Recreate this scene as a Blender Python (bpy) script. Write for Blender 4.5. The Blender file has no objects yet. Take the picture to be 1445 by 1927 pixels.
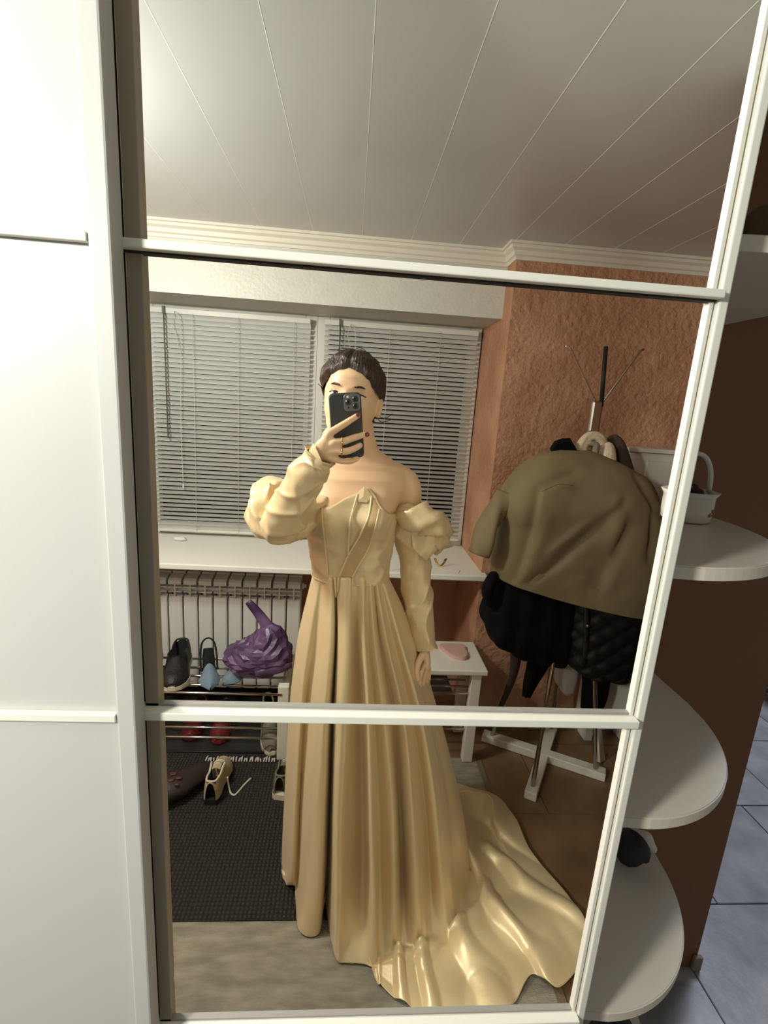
import bpy, bmesh, math, random
from math import sin, cos, pi, radians, exp, sqrt
from mathutils import Vector, Matrix, noise

random.seed(7)
SC = bpy.context.scene
COL = SC.collection
V = Vector

# ------------------------------------------------------------------ camera
FPX, YAW, PITCH, ROLL = 928.27, -0.0754885, -0.2185893, 0.0656620
CAM_H = 1.58


def cam_rot():
    cy, sy, cp, sp = cos(YAW), sin(YAW), cos(PITCH), sin(PITCH)
    f = V((-sy * cp, cy * cp, sp))
    r = V((cy, sy, 0))
    u = r.cross(f)
    c, s = cos(ROLL), sin(ROLL)
    return r * c + u * s, u * c - r * s, f


CR, CU, CF = cam_rot()
cd = bpy.data.cameras.new('camera')
cam = bpy.data.objects.new('camera', cd)
COL.objects.link(cam)
cd.sensor_fit = 'HORIZONTAL'
cd.sensor_width = 36
cd.lens = FPX * 36 / 1445
cd.clip_start = 0.02
cam.matrix_world = Matrix(((CR.x, CU.x, -CF.x, 0), (CR.y, CU.y, -CF.y, 0), (CR.z, CU.z, -CF.z, CAM_H), (0, 0, 0, 1)))
SC.camera = cam

# ------------------------------------------------------------------ world, lamps, exposure
SC.view_settings.view_transform = 'Standard'
SC.view_settings.look = 'None'
SC.view_settings.exposure = 0.0
SC.view_settings.gamma = 1
SC.view_settings.use_curve_mapping = False
W = bpy.data.worlds.new('world')
SC.world = W
W.use_nodes = True
W.node_tree.nodes['Background'].inputs[0].default_value = (0.98, 1.0, 0.96, 1)
W.node_tree.nodes['Background'].inputs[1].default_value = 0.22


def lamp(name, loc, power, radius, color, kind='POINT', size=0.4, rot=None):
    l = bpy.data.lights.new(name, kind)
    l.energy = power
    l.color = color
    if kind == 'POINT':
        l.shadow_soft_size = radius
    else:
        l.size = size
    o = bpy.data.objects.new(name, l)
    o.location = loc
    if rot:
        o.rotation_euler = rot
    COL.objects.link(o)
    return o


# the ceiling lamp of the hall, and the same lamp of the room seen in the mirror
lamp('ceiling_lamp', (-1.15, -0.42, 1.98), 138, 0.10, (0.98, 1.0, 0.92))
lamp('ceiling_lamp_reflected', (-1.0, 1.18, 1.98), 58, 0.10, (0.98, 1.0, 0.92))
# cool light of the passage beyond the end of the wardrobe wall
lamp('passage_lamp', (1.98, 2.05, 2.15), 34, 0.2, (0.70, 0.80, 1.0), 'AREA', 0.6)


# ------------------------------------------------------------------ helpers
def ray(px, py):
    d = CR * ((px - 722.5) / FPX) - CU * ((py - 963.5) / FPX) + CF
    return d / d.y


def at(px, py, Y):                       # the point of the scene at depth Y
    d = ray(px, py)
    return V((d.x * Y, Y, CAM_H + d.z * Y))


def fl(px, py, z=0.0):                   # the point of the scene at height z
    d = ray(px, py)
    k = (z - CAM_H) / d.z
    return V((d.x * k, k, z))


MATS = {}


def lin(c):
    return tuple(((x / 255) / 12.92 if x / 255 <= 0.04045 else ((x / 255 + 0.055) / 1.055) ** 2.4) for x in c)


def mat(name, rgb, rough=0.5, metal=0.0, bump=0.0, scale=30.0, var=0.0, vscale=6.0, spec=0.5, stretch=None, detail=4.0, sss=0.0, sheen=0.0, rgb2=None, coat=0.0, aniso=0.0):
    m = bpy.data.materials.new(name)
    m.use_nodes = True
    nt = m.node_tree
    b = nt.nodes['Principled BSDF']
    c = lin(rgb)
    b.inputs['Base Color'].default_value = (*c, 1)
    b.inputs['Roughness'].default_value = rough
    b.inputs['Metallic'].default_value = metal
    b.inputs['Specular IOR Level'].default_value = spec
    b.inputs['Sheen Weight'].default_value = sheen
    b.inputs['Coat Weight'].default_value = coat
    if aniso:
        b.inputs['Anisotropic'].default_value = aniso
    if sss:
        b.inputs['Subsurface Weight'].default_value = sss
        b.inputs['Subsurface Radius'].default_value = (0.01, 0.004, 0.002)
        b.inputs['Subsurface Scale'].default_value = 1.0
    tc = nt.nodes.new('ShaderNodeTexCoord')
    mp = nt.nodes.new('ShaderNodeMapping')
    nt.links.new(tc.outputs['Object'], mp.inputs['Vector'])
    if stretch:
        mp.inputs['Scale'].default_value = stretch
    if bump:
        n = nt.nodes.new('ShaderNodeTexNoise')
        n.inputs['Scale'].default_value = scale
        n.inputs['Detail'].default_value = detail
        nt.links.new(mp.outputs[0], n.inputs['Vector'])
        bp = nt.nodes.new('ShaderNodeBump')
        bp.inputs['Strength'].default_value = bump
        bp.inputs['Distance'].default_value = 0.01
        nt.links.new(n.outputs['Fac'], bp.inputs['Height'])
        nt.links.new(bp.outputs[0], b.inputs['Normal'])
    if var or rgb2:
        n2 = nt.nodes.new('ShaderNodeTexNoise')
        n2.inputs['Scale'].default_value = vscale
        n2.inputs['Detail'].default_value = 5
        nt.links.new(mp.outputs[0], n2.inputs['Vector'])
        rp = nt.nodes.new('ShaderNodeValToRGB')
        c2 = lin(rgb2) if rgb2 else tuple(x * (1 - var) for x in c)
        rp.color_ramp.elements[0].position = 0.35
        rp.color_ramp.elements[1].position = 0.68
        rp.color_ramp.elements[0].color = (*c2, 1)
        rp.color_ramp.elements[1].color = (*c, 1)
        nt.links.new(n2.outputs['Fac'], rp.inputs[0])
        nt.links.new(rp.outputs[0], b.inputs['Base Color'])
    MATS[name] = m
    return m


class B:
    """collects shapes in world space; build() links them as ONE mesh object"""

    def __init__(self):
        self.bm = bmesh.new()

    def face(self, pts, mi=0):
        f = self.bm.faces.new([self.bm.verts.new(p) for p in pts])
        f.material_index = mi
        return f

    def box(self, x0, x1, y0, y1, z0, z1, bevel=0.0, M=None):
        r = bmesh.ops.create_cube(self.bm, size=1.0)
        vs = r['verts']
        for v in vs:
            v.co = V(((x0 + x1) / 2 + v.co.x * (x1 - x0), (y0 + y1) / 2 + v.co.y * (y1 - y0), (z0 + z1) / 2 + v.co.z * (z1 - z0)))
        if bevel:
            es = list({e for v in vs for e in v.link_edges})
            g = bmesh.ops.bevel(self.bm, geom=es, offset=bevel, segments=2, affect='EDGES', profile=0.5)
            vs = list({v for f in g['faces'] for v in f.verts} | {v for v in vs if v.is_valid})
        if M is not None:
            for v in vs:
                v.co = M @ v.co
        return self

    def bar(self, a, b, w, h, bevel=0.0, up=V((0, 0, 1))):
        a, b = V(a), V(b)
        d = b - a
        L = d.length
        y = d.normalized()
        x = y.cross(up).normalized()
        z = x.cross(y)
        M = Matrix(((x.x, y.x, z.x, a.x), (x.y, y.y, z.y, a.y), (x.z, y.z, z.z, a.z), (0, 0, 0, 1)))
        return self.box(-w / 2, w / 2, 0, L, -h / 2, h / 2, bevel, M)

    def grid(self, rows, closed=False, mi=None, cap0=False, cap1=False):
        """rows of equal length; closed joins each row's end to its start"""
        vv = [[self.bm.verts.new(p) for p in r] for r in rows]
        n = len(vv[0])
        for i in range(len(vv) - 1):
            for j in range(n if closed else n - 1):
                k = (j + 1) % n
                try:
                    f = self.bm.faces.new((vv[i][j], vv[i][k], vv[i + 1][k], vv[i + 1][j]))
                except ValueError:
                    continue
                f.smooth = True
                if mi:
                    f.material_index = mi(i, j)
        if cap0:
            self.bm.faces.new(list(reversed(vv[0])))
        if cap1:
            self.bm.faces.new(vv[-1])
        return self

    def tube(self, pts, rad, n=10, caps=True, flat=1.0, sub=0, disp=None, up=None, rnd=0):
        """round tube through pts; rad a number or one per point; flat squashes it; rnd rounds the ends"""
        P = [V(p) for p in pts]
        R = list(rad) if hasattr(rad, '__len__') else [rad] * len(P)
        if sub:
            P, R = smooth_path(P, R, sub)
        if rnd:
            def endcap(p, q, r):
                d = (p - q).normalized()
                return [(p + d * r * sin(pi / 2 * t / rnd), max(r * cos(pi / 2 * t / rnd), r * 0.08)) for t in range(1, rnd + 1)]
            e0 = endcap(P[0], P[1], R[0])
            e1 = endcap(P[-1], P[-2], R[-1])
            P = [p for p, _ in reversed(e0)] + P + [p for p, _ in e1]
            R = [r for _, r in reversed(e0)] + R + [r for _, r in e1]
        rows = []
        t0 = (P[1] - P[0]).normalized()
        x = up.copy() if up else (V((0, 0, 1)) if abs(t0.z) < 0.9 else V((0, 1, 0)))
        for i, p in enumerate(P):
            t = (P[min(i + 1, len(P) - 1)] - P[max(i - 1, 0)]).normalized()
            x = (x - t * x.dot(t)).normalized()
            y = t.cross(x)
            row = []
            for k in range(n):
                a = 2 * pi * k / n
                d = x * (cos(a) * flat) + y * sin(a)
                q = p + d * R[i]
                if disp:
                    q = q + d * disp(i / (len(P) - 1), a, q)
                row.append(q)
            rows.append(row)
        return self.grid(rows, True, None, caps, caps)

    def lathe(self, c, prof, n=24, caps=True):
        rows = [[V((c[0] + r * cos(2 * pi * k / n), c[1] + r * sin(2 * pi * k / n), c[2] + z)) for k in range(n)] for r, z in prof]
        return self.grid(rows, True, None, caps, caps)

    def blob(self, c, r, n=16, m=10, disp=None, rot=None):
        rows = []
        for i in range(m + 1):
            ph = pi * (0.02 + 0.96 * i / m)
            row = []
            for k in range(n):
                a = 2 * pi * k / n
                d = V((sin(ph) * cos(a), sin(ph) * sin(a), cos(ph)))
                s = 1 + (disp(d) if disp else 0)
                q = V((d.x * r[0] * s, d.y * r[1] * s, d.z * r[2] * s))
                if rot is not None:
                    q = rot @ q
                row.append(V(c) + q)
            rows.append(row)
        return self.grid(rows, True, None, True, True)

    def prism(self, pts, z0, z1, bevel=0.0):
        bot = [self.bm.verts.new((p[0], p[1], z0)) for p in pts]
        f = self.bm.faces.new(bot)
        g = bmesh.ops.extrude_face_region(self.bm, geom=[f])
        top = [v for v in g['geom'] if isinstance(v, bmesh.types.BMVert)]
        for v in top:
            v.co.z = z1
        if bevel:
            es = [e for e in {e for v in top for e in v.link_edges} if all(v in top for v in e.verts)]
            bmesh.ops.bevel(self.bm, geom=es, offset=bevel, segments=2, affect='EDGES')
        return self

    def build(self, name, m, parent=None, smooth=None, recalc=True, **props):
        if recalc:
            bmesh.ops.recalc_face_normals(self.bm, faces=self.bm.faces)
        me = bpy.data.meshes.new(name)
        if smooth is not None:
            for f in self.bm.faces:
                f.smooth = smooth
        self.bm.to_mesh(me)
        self.bm.free()
        for x in (m if isinstance(m, (list, tuple)) else [m]):
            me.materials.append(MATS[x] if isinstance(x, str) else x)
        return link(name, me, parent, **props)


def link(name, me, parent=None, **props):
    o = bpy.data.objects.new(name, me)
    COL.objects.link(o)
    if parent is not None:
        adopt(o, parent)
    for k, v in props.items():
        o[k] = v
    return o


def world_loc(o):
    p = V((0, 0, 0))
    while o is not None:
        p = p + o.location
        o = o.parent if (o.parent is not None and o.get('_local')) else None
    return p


BASE = {}


def adopt(o, parent):
    """keeps the mesh where it was built, in world space"""
    o.parent = parent
    o.matrix_parent_inverse = Matrix.Translation(-BASE.get(parent.name, V((0, 0, 0))))


def thing(name, label, cat, loc, group=None):
    o = bpy.data.objects.new(name, None)
    o.empty_display_size = 0.05
    COL.objects.link(o)
    o.location = loc
    BASE[o.name] = V(loc)
    o['label'] = label
    o['category'] = cat
    if group:
        o['group'] = group
    return o


def tag(o, label, cat, group=None):
    o['label'] = label
    o['category'] = cat
    if group:
        o['group'] = group
    return o


def struct(b, name, m, parent=None, **kw):
    o = b.build(name, m, parent, **kw)
    if parent is None:
        o['kind'] = 'structure'
    return o


def cr(p0, p1, p2, p3, t):
    return p1 * 1.0 + (p2 - p0) * (0.5 * t) + (p0 * 2 - p1 * 5 + p2 * 4 - p3) * (0.5 * t * t) + (p1 * 3 - p0 - p2 * 3 + p3) * (0.5 * t ** 3)


def smooth_path(P, R, sub):
    oP, oR = [], []
    n = len(P)
    for i in range(n - 1):
        a, b, c, d = P[max(i - 1, 0)], P[i], P[i + 1], P[min(i + 2, n - 1)]
        e, f, g, h = R[max(i - 1, 0)], R[i], R[i + 1], R[min(i + 2, n - 1)]
        for s in range(sub):
            t = s / sub
            oP.append(cr(a, b, c, d, t))
            oR.append(max(cr(e, f, g, h, t), 0.001))
    oP.append(P[-1])
    oR.append(R[-1])
    return oP, oR


def interp(x, tab):
    if x <= tab[0][0]:
        return tab[0][1]
    for (a, b), (c, d) in zip(tab, tab[1:]):
        if x <= c:
            t = (x - a) / (c - a)
            t = t * t * (3 - 2 * t)
            return b + (d - b) * t
    return tab[-1][1]


def lerp_tab(x, tab):
    if x <= tab[0][0]:
        return tab[0][1]
    for (a, b), (c, d) in zip(tab, tab[1:]):
        if x <= c:
            return b + (d - b) * (x - a) / (c - a)
    return tab[-1][1]


def gs(x, s):
    return exp(-(x / s) ** 2)


def nz(p, s):
    return noise.noise(V(p) * s)


# ------------------------------------------------------------------ materials
mat('white_laminate', (232, 230, 220), 0.42)
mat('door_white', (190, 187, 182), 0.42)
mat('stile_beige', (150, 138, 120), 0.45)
mat('white_frame', (226, 222, 210), 0.38)
mat('pvc_white', (214, 212, 202), 0.4)
mat('beam_paint', (205, 203, 190), 0.45, bump=0.25, scale=60, var=0.06, vscale=14)
mat('cornice_white', (214, 208, 192), 0.5)
mat('ceiling_gloss', (184, 185, 182), 0.24, bump=0.02, scale=8)
mat('terracotta', (196, 150, 118), 0.72, bump=1.0, scale=42, rgb2=(172, 124, 94), vscale=5, detail=9)
mat('brown_panel', (122, 78, 44), 0.6, bump=0.15, scale=60, var=0.12, vscale=4)
mat('stone_tile', (150, 146, 144), 0.42, bump=0.25, scale=14, rgb2=(122, 119, 118), vscale=7)
mat('warm_lit_tile', (136, 108, 76), 0.4, bump=0.12, scale=14, rgb2=(112, 86, 60), vscale=5)  # the passage tile again, with the warm lamplight put into its colour
mat('grout', (52, 48, 44), 0.8)
mat('rug_grey', (168, 161, 142), 0.95, bump=0.6, scale=160, rgb2=(136, 130, 114), vscale=14, stretch=(0.8, 2.6, 1))
mat('rug_edge', (120, 104, 80), 0.9, bump=0.4, scale=200)
mat('mat_rubber', (58, 55, 48), 0.75)
mat('black_tray', (36, 34, 32), 0.5)
mat('chrome', (205, 200, 190), 0.16, metal=1.0)
mat('slat_grey', (208, 209, 204), 0.4)
mat('cord_white', (200, 198, 186), 0.7)
mat('cord_grey', (92, 92, 88), 0.6)
mat('night', (10, 11, 13), 0.2)
mat('radiator_white', (222, 221, 214), 0.32)
mat('black_gap', (20, 18, 16), 0.7)
mat('skin', (238, 200, 160), 0.48, bump=0.03, scale=300, sss=0.15)
mat('lips', (172, 98, 86), 0.4)
mat('hair', (64, 45, 33), 0.38, bump=0.6, scale=30, stretch=(7, 7, 1), var=0.35, vscale=14)
mat('eye_white', (225, 218, 208), 0.2)
mat('iris', (60, 42, 28), 0.15)
mat('nail', (120, 26, 36), 0.2, coat=0.6)
mat('gold', (214, 178, 110), 0.25, metal=1.0)
mat('satin', (231, 208, 162), 0.38, metal=0.25, bump=0.05, scale=90, sheen=0.15, stretch=(1, 1, 0.25))
mat('satin_pipe', (234, 212, 167), 0.4, metal=0.15)
mat('sheer', (200, 168, 122), 0.55, bump=0.2, scale=500)
mat('phone_case', (62, 63, 62), 0.45, bump=0.3, scale=14)
mat('phone_metal', (150, 146, 138), 0.3, metal=0.8)
mat('lens_black', (6, 6, 7), 0.08, coat=1.0)
mat('lens_ring', (70, 68, 66), 0.3, metal=0.8)
mat('flash', (240, 232, 210), 0.3)
mat('olive', (124, 109, 78), 0.75, bump=0.1, scale=240, var=0.12, vscale=6)
mat('olive_dark', (74, 66, 46), 0.8)
mat('black_cloth', (11, 10, 10), 0.85, bump=0.3, scale=50, spec=0.15)
mat('black_quilt', (20, 19, 18), 0.6, bump=0.12, scale=120, spec=0.25)
mat('beige_cloth', (206, 186, 158), 0.85, bump=0.3, scale=90)
mat('taupe_cloth', (128, 116, 96), 0.85, bump=0.3, scale=90)
mat('brown_cloth', (60, 44, 34), 0.85, bump=0.3, scale=90)
mat('white_bag', (188, 186, 184), 0.5, bump=0.4, scale=30)
mat('white_wood', (226, 222, 208), 0.5, bump=0.08, scale=30, stretch=(1, 8, 8))
mat('cabinet_white', (222, 220, 208), 0.45)
mat('pink_felt', (206, 168, 154), 0.8, bump=0.2, scale=150)
mat('purple_film', (118, 92, 130), 0.34, bump=0.5, scale=22, rgb2=(68, 44, 80), vscale=9)
mat('purple_dark', (58, 34, 62), 0.3, bump=0.8, scale=26)
mat('shoe_black', (22, 21, 20), 0.55, bump=0.2, scale=120)
mat('lining_black', (10, 9, 9), 0.9)
mat('sole_cream', (216, 208, 180), 0.6)
mat('sole_black', (26, 25, 24), 0.6)
mat('shoe_beige', (176, 160, 124), 0.85, bump=0.3, scale=160)
mat('shoe_green', (112, 108, 84), 0.85, bump=0.3, scale=160)
mat('shoe_grey', (120, 116, 102), 0.8, bump=0.3, scale=160)
mat('lace', (206, 198, 170), 0.85)
mat('blue_suede', (112, 132, 148), 0.75)
mat('red_rubber', (126, 42, 44), 0.45)
mat('boot_brown', (44, 35, 30), 0.5, bump=0.3, scale=40)
mat('boot_red', (84, 34, 36), 0.6)
mat('fringe_white', (196, 192, 178), 0.9)
mat('ceramic', (216, 206, 194), 0.3)
mat('flower_brown', (150, 108, 60), 0.5)
mat('dried_brown', (70, 38, 26), 0.8, bump=0.5, scale=60)
mat('dim_wicker', (92, 72, 48), 0.8, bump=0.8, scale=50)
mat('shelf_white', (212, 200, 184), 0.36, bump=0.03, scale=80)
mat('paper', (228, 226, 218), 0.7)
mat('corridor_grey', (92, 90, 92), 0.7)
mat('corridor_white', (196, 202, 212), 0.5)

g = bpy.data.materials.new('mirror_clear')
g.use_nodes = True
nt = g.node_tree
nt.nodes.remove(nt.nodes['Principled BSDF'])
tr = nt.nodes.new('ShaderNodeBsdfTransparent')
tr.inputs[0].default_value = (0.95, 0.955, 0.95, 1)
nt.links.new(tr.outputs[0], nt.nodes['Material Output'].inputs['Surface'])
MATS['mirror_clear'] = g

# hexagonal pimples of the door mat
def pimple_mat():
    m = MATS['mat_rubber']
    nt = m.node_tree
    b = nt.nodes['Principled BSDF']
    tc = nt.nodes.new('ShaderNodeTexCoord')
    vo = nt.nodes.new('ShaderNodeTexVoronoi')
    vo.inputs['Scale'].default_value = 75
    vo.inputs['Randomness'].default_value = 0.15
    nt.links.new(tc.outputs['Object'], vo.inputs['Vector'])
    bp = nt.nodes.new('ShaderNodeBump')
    bp.inputs['Strength'].default_value = 1.0
    bp.inputs['Distance'].default_value = 0.02
    bp.invert = True
    nt.links.new(vo.outputs['Distance'], bp.inputs['Height'])
    nt.links.new(bp.outputs[0], b.inputs['Normal'])
    rp = nt.nodes.new('ShaderNodeValToRGB')
    rp.color_ramp.elements[0].color = (*lin((66, 63, 55)), 1)
    rp.color_ramp.elements[1].color = (*lin((30, 28, 24)), 1)
    rp.color_ramp.elements[1].position = 0.6
    nt.links.new(vo.outputs['Distance'], rp.inputs[0])
    nt.links.new(rp.outputs[0], b.inputs['Base Color'])


pimple_mat()

# ------------------------------------------------------------------ the room shell (beyond the mirror plane)
D = 0.58                                  # mirror plane
YW = 2.18                                 # brown back wall
YB = 2.30                                 # front of the beam over the window niche
YN = 2.67                                 # window plane
XL, XR = -1.06, 0.645                     # sides of the niche
ZC = 2.25                                 # ceiling

def clip(poly, keep, k=0.735):
    """the part of a polygon on the side of the line x = k y that KEEP (+1 / -1) names"""
    f = lambda p: keep * (p[0] - k * p[1])
    out = []
    for i, a in enumerate(poly):
        b_ = poly[(i + 1) % len(poly)]
        if f(a) >= 0:
            out.append(a)
        if (f(a) >= 0) != (f(b_) >= 0):
            t = f(a) / (f(a) - f(b_))
            out.append((a[0] + (b_[0] - a[0]) * t, a[1] + (b_[1] - a[1]) * t))
    return out


def rect(x0, x1, y0, y1):
    return [(x0, y0), (x1, y0), (x1, y1), (x0, y1)]


def lay_tiles(parent, m, rows_, keep, xmin, xmax, w, d, gap):
    """whole tiles share one mesh, tiles cut at the edge get their own"""
    whole = B().prism(rect(-w / 2 + gap, w / 2 - gap, -d / 2 + gap, d / 2 - gap), -0.012, 0.0, 0.0015)
    bmesh.ops.recalc_face_normals(whole.bm, faces=whole.bm.faces)
    me = bpy.data.meshes.new('tile')
    whole.bm.to_mesh(me)
    whole.bm.free()
    me.materials.append(MATS[m])
    for y0, off in rows_:
        x0 = off - w * math.ceil((off - xmin) / w)
        while x0 < xmax:
            r = rect(x0 + gap, x0 + w - gap, y0 + gap, y0 + d - gap)
            c = clip(r, keep)
            if len(c) >= 3:
                if len(c) == 4 and all(p in c for p in r):
                    o = link('tile', me, parent)
                    o.location = (x0 + w / 2, y0 + d / 2, 0)
                else:
                    B().prism(c, -0.012, 0.0).build('tile', m, parent)
            x0 += w


b = B().prism(clip(rect(-1.8, 2.0, 0.56, 2.72), -1), -0.05, -0.0125)
floor = struct(b, 'floor', 'grout')
lay_tiles(floor, 'warm_lit_tile', [(0.372 + 0.42 * r, 0.66 + 0.2125 * (r % 2)) for r in range(5)], -1, -0.6, 1.9, 0.425, 0.42, 0.0015)
b = B().prism(clip(rect(0.2, 4.2, -0.4, 3.2), 1), -0.05, -0.0125)
pfloor = struct(b, 'floor_passage', 'grout')
lay_tiles(pfloor, 'stone_tile', [(0.842 + 0.42 * r, (1.085, 1.312, 1.515)[r % 3]) for r in range(-1, 5)], 1, 0.4, 3.6, 0.425, 0.42, 0.0022)

# the hall floor on the near side of the wardrobe
b = B().box(-2.0, 0.2, -1.4, 0.52, -0.05, -0.001)
struct(b, 'floor_hall', 'rug_grey')

# ceiling of boards 0.2 m wide running away from the mirror
b = B().box(-1.8, 2.1, -0.2, 2.9, ZC + 0.012, ZC + 0.06)
ceil = struct(b, 'ceiling', 'ceiling_gloss')
bb = B().box(-0.1025, 0.1025, -0.2, 2.9, 0, 0.012)
bmesh.ops.recalc_face_normals(bb.bm, faces=bb.bm.faces)
bme = bpy.data.meshes.new('ceiling_board')
bb.bm.to_mesh(bme)
bb.bm.free()
bme.materials.append(MATS['ceiling_gloss'])
bb = B().box(-0.0008, 0.0008, -0.2, 2.9, -0.0003, 0.001)
bme2 = bpy.data.meshes.new('seam_strip')
bb.bm.to_mesh(bme2)
bb.bm.free()
bme2.materials.append(MATS['white_laminate'])
for i in range(-9, 10):
    o = link('ceiling_board', bme, ceil)
    o.location = (0.108 + 0.205 * i, 0, ZC)
    o = link('seam_strip', bme2, ceil)
    o.location = (0.108 + 0.205 * (i + 0.5), 0, ZC)

# brown back wall and the pilaster beside the window niche
b = B()
b.box(XR, 1.69, YW, YN + 0.1, 0, ZC + 0.01)
struct(b, 'wall_back', 'terracotta')
b = B().box(-1.8, XL, YW, YN + 0.1, 0, ZC + 0.01)
struct(b, 'wall_pilaster_left', 'terracotta')
b = B().box(XL, XR, YN - 0.02, YN + 0.1, 0, 0.78)
struct(b, 'wall_under_window', 'terracotta')
b = B().box(XL, XR, YB, YN + 0.1, 1.975, ZC + 0.01)
struct(b, 'wall_beam', 'beam_paint')
b = B().box(-1.85, -1.75, 0.66, YW + 0.2, 0, ZC + 0.01)
struct(b, 'wall_left', 'terracotta')
# partition at the right between the hall and the passage
b = B()
b.prism([(0.80, 1.10), (1.62, 2.20), (1.72, 2.20), (0.90, 1.10)], 0, ZC + 0.01)
struct(b, 'wall_right', 'brown_panel')


# cornice, mitred round the pilaster
prof = [(0, -0.062), (0.006, -0.062), (0.008, -0.05), (0.016, -0.045), (0.02, -0.03), (0.032, -0.022), (0.036, -0.012), (0.044, -0.010), (0.044, 0.0), (0, 0)]
path = [lambda d: (XL, YB - d), lambda d: (XR - d, YB - d), lambda d: (XR - d, YW - d), lambda d: (1.60, YW - d)]
for i in range(3):
    c = B()
    c.grid([[V((*f(d), ZC + z)) for d, z in prof] for f in path[i:i + 2]], True, None, True, True)
    struct(c, 'trim_%d' % (i + 1), 'cornice_white', smooth=False)
b = B().box(XR, 1.55, YW - 0.012, YW, 0, 0.065, 0.004)
struct(b, 'baseboard_back', 'white_frame')

# windows
wx = [(-1.05, -0.1925), (-0.1925, 0.64)]
for i, (x0, x1) in enumerate(wx):
    z0, z1 = 0.826, 1.975
    w = B()
    t = 0.06
    w.box(x0, x0 + t, YN - 0.05, YN + 0.03, z0, z1, 0.004)
    w.box(x1 - t, x1, YN - 0.05, YN + 0.03, z0, z1, 0.004)
    w.box(x0 + t, x1 - t, YN - 0.05, YN + 0.03, z0, z0 + t, 0.004)
    w.box(x0 + t, x1 - t, YN - 0.05, YN + 0.03, z1 - t, z1, 0.004)
    o = struct(w, 'window_%d' % (i + 1), 'pvc_white')
    q = B().box(x0 + t - 0.01, x1 - t + 0.01, YN - 0.005, YN + 0.005, z0 + t - 0.01, z1 - t + 0.01)
    q.build('pane', 'night', o)

# window sill
b = B()
b.box(-1.055, 0.665, 2.13, YN - 0.02, 0.797, 0.824, 0.005)
o = struct(b, 'trim_sill', 'white_laminate')

# ------------------------------------------------------------------ blinds
def blind(x0, x1, ztop, zbot, tilt, label, cords):
    yb = YN - 0.085
    t = thing('venetian_blind', label, 'blind', ((x0 + x1) / 2, yb, zbot), 'venetian blinds over the two windows')
    B().box(x0, x1, yb - 0.014, yb + 0.014, ztop - 0.026, ztop, 0.003).build('headrail', 'pvc_white', t)
    n = round((ztop - 0.036 - zbot - 0.026) / 0.0228)
    pitch = (ztop - 0.036 - zbot - 0.026) / n
    n += 1
    sb = B()
    w = 0.0125
    rows = []
    for u in (0, 1):
        rows.append([V(((x1 - x0) / 2 * (2 * u - 1), k * w, 0.0022 * (1 - k * k))) for k in (-1, -0.5, 0, 0.5, 1)])
    sb.grid(rows)
    me = bpy.data.meshes.new('slat')
    sb.bm.to_mesh(me)
    sb.bm.free()
    me.materials.append(MATS['slat_grey'])
    for i in range(n):
        o = link('slat', me, t)
        o.location = ((x0 + x1) / 2, yb, zbot + 0.026 + pitch * i)
        # each slat settles a little differently
        o.rotation_euler = (-radians(tilt + random.uniform(-1.5, 1.5)), random.uniform(-0.0006, 0.0006), 0)
    B().box(x0, x1, yb - 0.012, yb + 0.012, zbot, zbot + 0.014, 0.003).build('bottom_rail', 'pvc_white', t)
    for fx in cords:
        x = x0 + (x1 - x0) * fx
        B().tube([(x, yb - 0.0145, ztop - 0.02), (x, yb - 0.0145, zbot + 0.01)], 0.0011, 6).build('ladder_cord', 'cord_white', t)
    xw = x0 + 0.075
    B().tube([(xw, yb - 0.022, ztop - 0.005), (xw + 0.004, yb - 0.024, ztop - 0.62)], 0.0035, 8).build('tilt_wand', 'cord_grey', t)
    B().box(xw - 0.006, xw + 0.006, yb - 0.028, yb - 0.012, ztop - 0.03, ztop + 0.004).build('wand_hook', 'cord_grey', t)
    xc = x0 + 0.125
    b = B()
    b.tube([(xc, yb - 0.02, ztop - 0.015), (xc + 0.028, yb - 0.022, ztop - 0.08), (xc + 0.018, yb - 0.022, ztop - 0.5), (xc + 0.022, yb - 0.022, ztop - 0.85)], 0.0014, 6, sub=4)
    b.tube([(xc, yb - 0.02, ztop - 0.015), (xc - 0.012, yb - 0.022, ztop - 0.07), (xc + 0.006, yb - 0.022, ztop - 0.13), (xc + 0.018, yb - 0.022, ztop - 0.2)], 0.0014, 6, sub=4)
    b.build('pull_cord', 'cord_white', t)
    b = B()
    b.tube([(xc + 0.022, yb - 0.022, ztop - 0.85), (xc + 0.022, yb - 0.022, ztop - 0.88)], [0.003, 0.005], 8)
    b.build('cord_weight', 'pvc_white', t)
    return t


blind(-0.995, -0.225, 1.955, 0.846, 53, 'left pale grey blind on the window behind the raised satin sleeve', (0.27, 0.55, 0.9))
blind(-0.155, 0.612, 1.958, 0.862, 43, 'right pale grey blind, more open, on the window behind the woman', (0.13, 0.42, 0.75))

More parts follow.
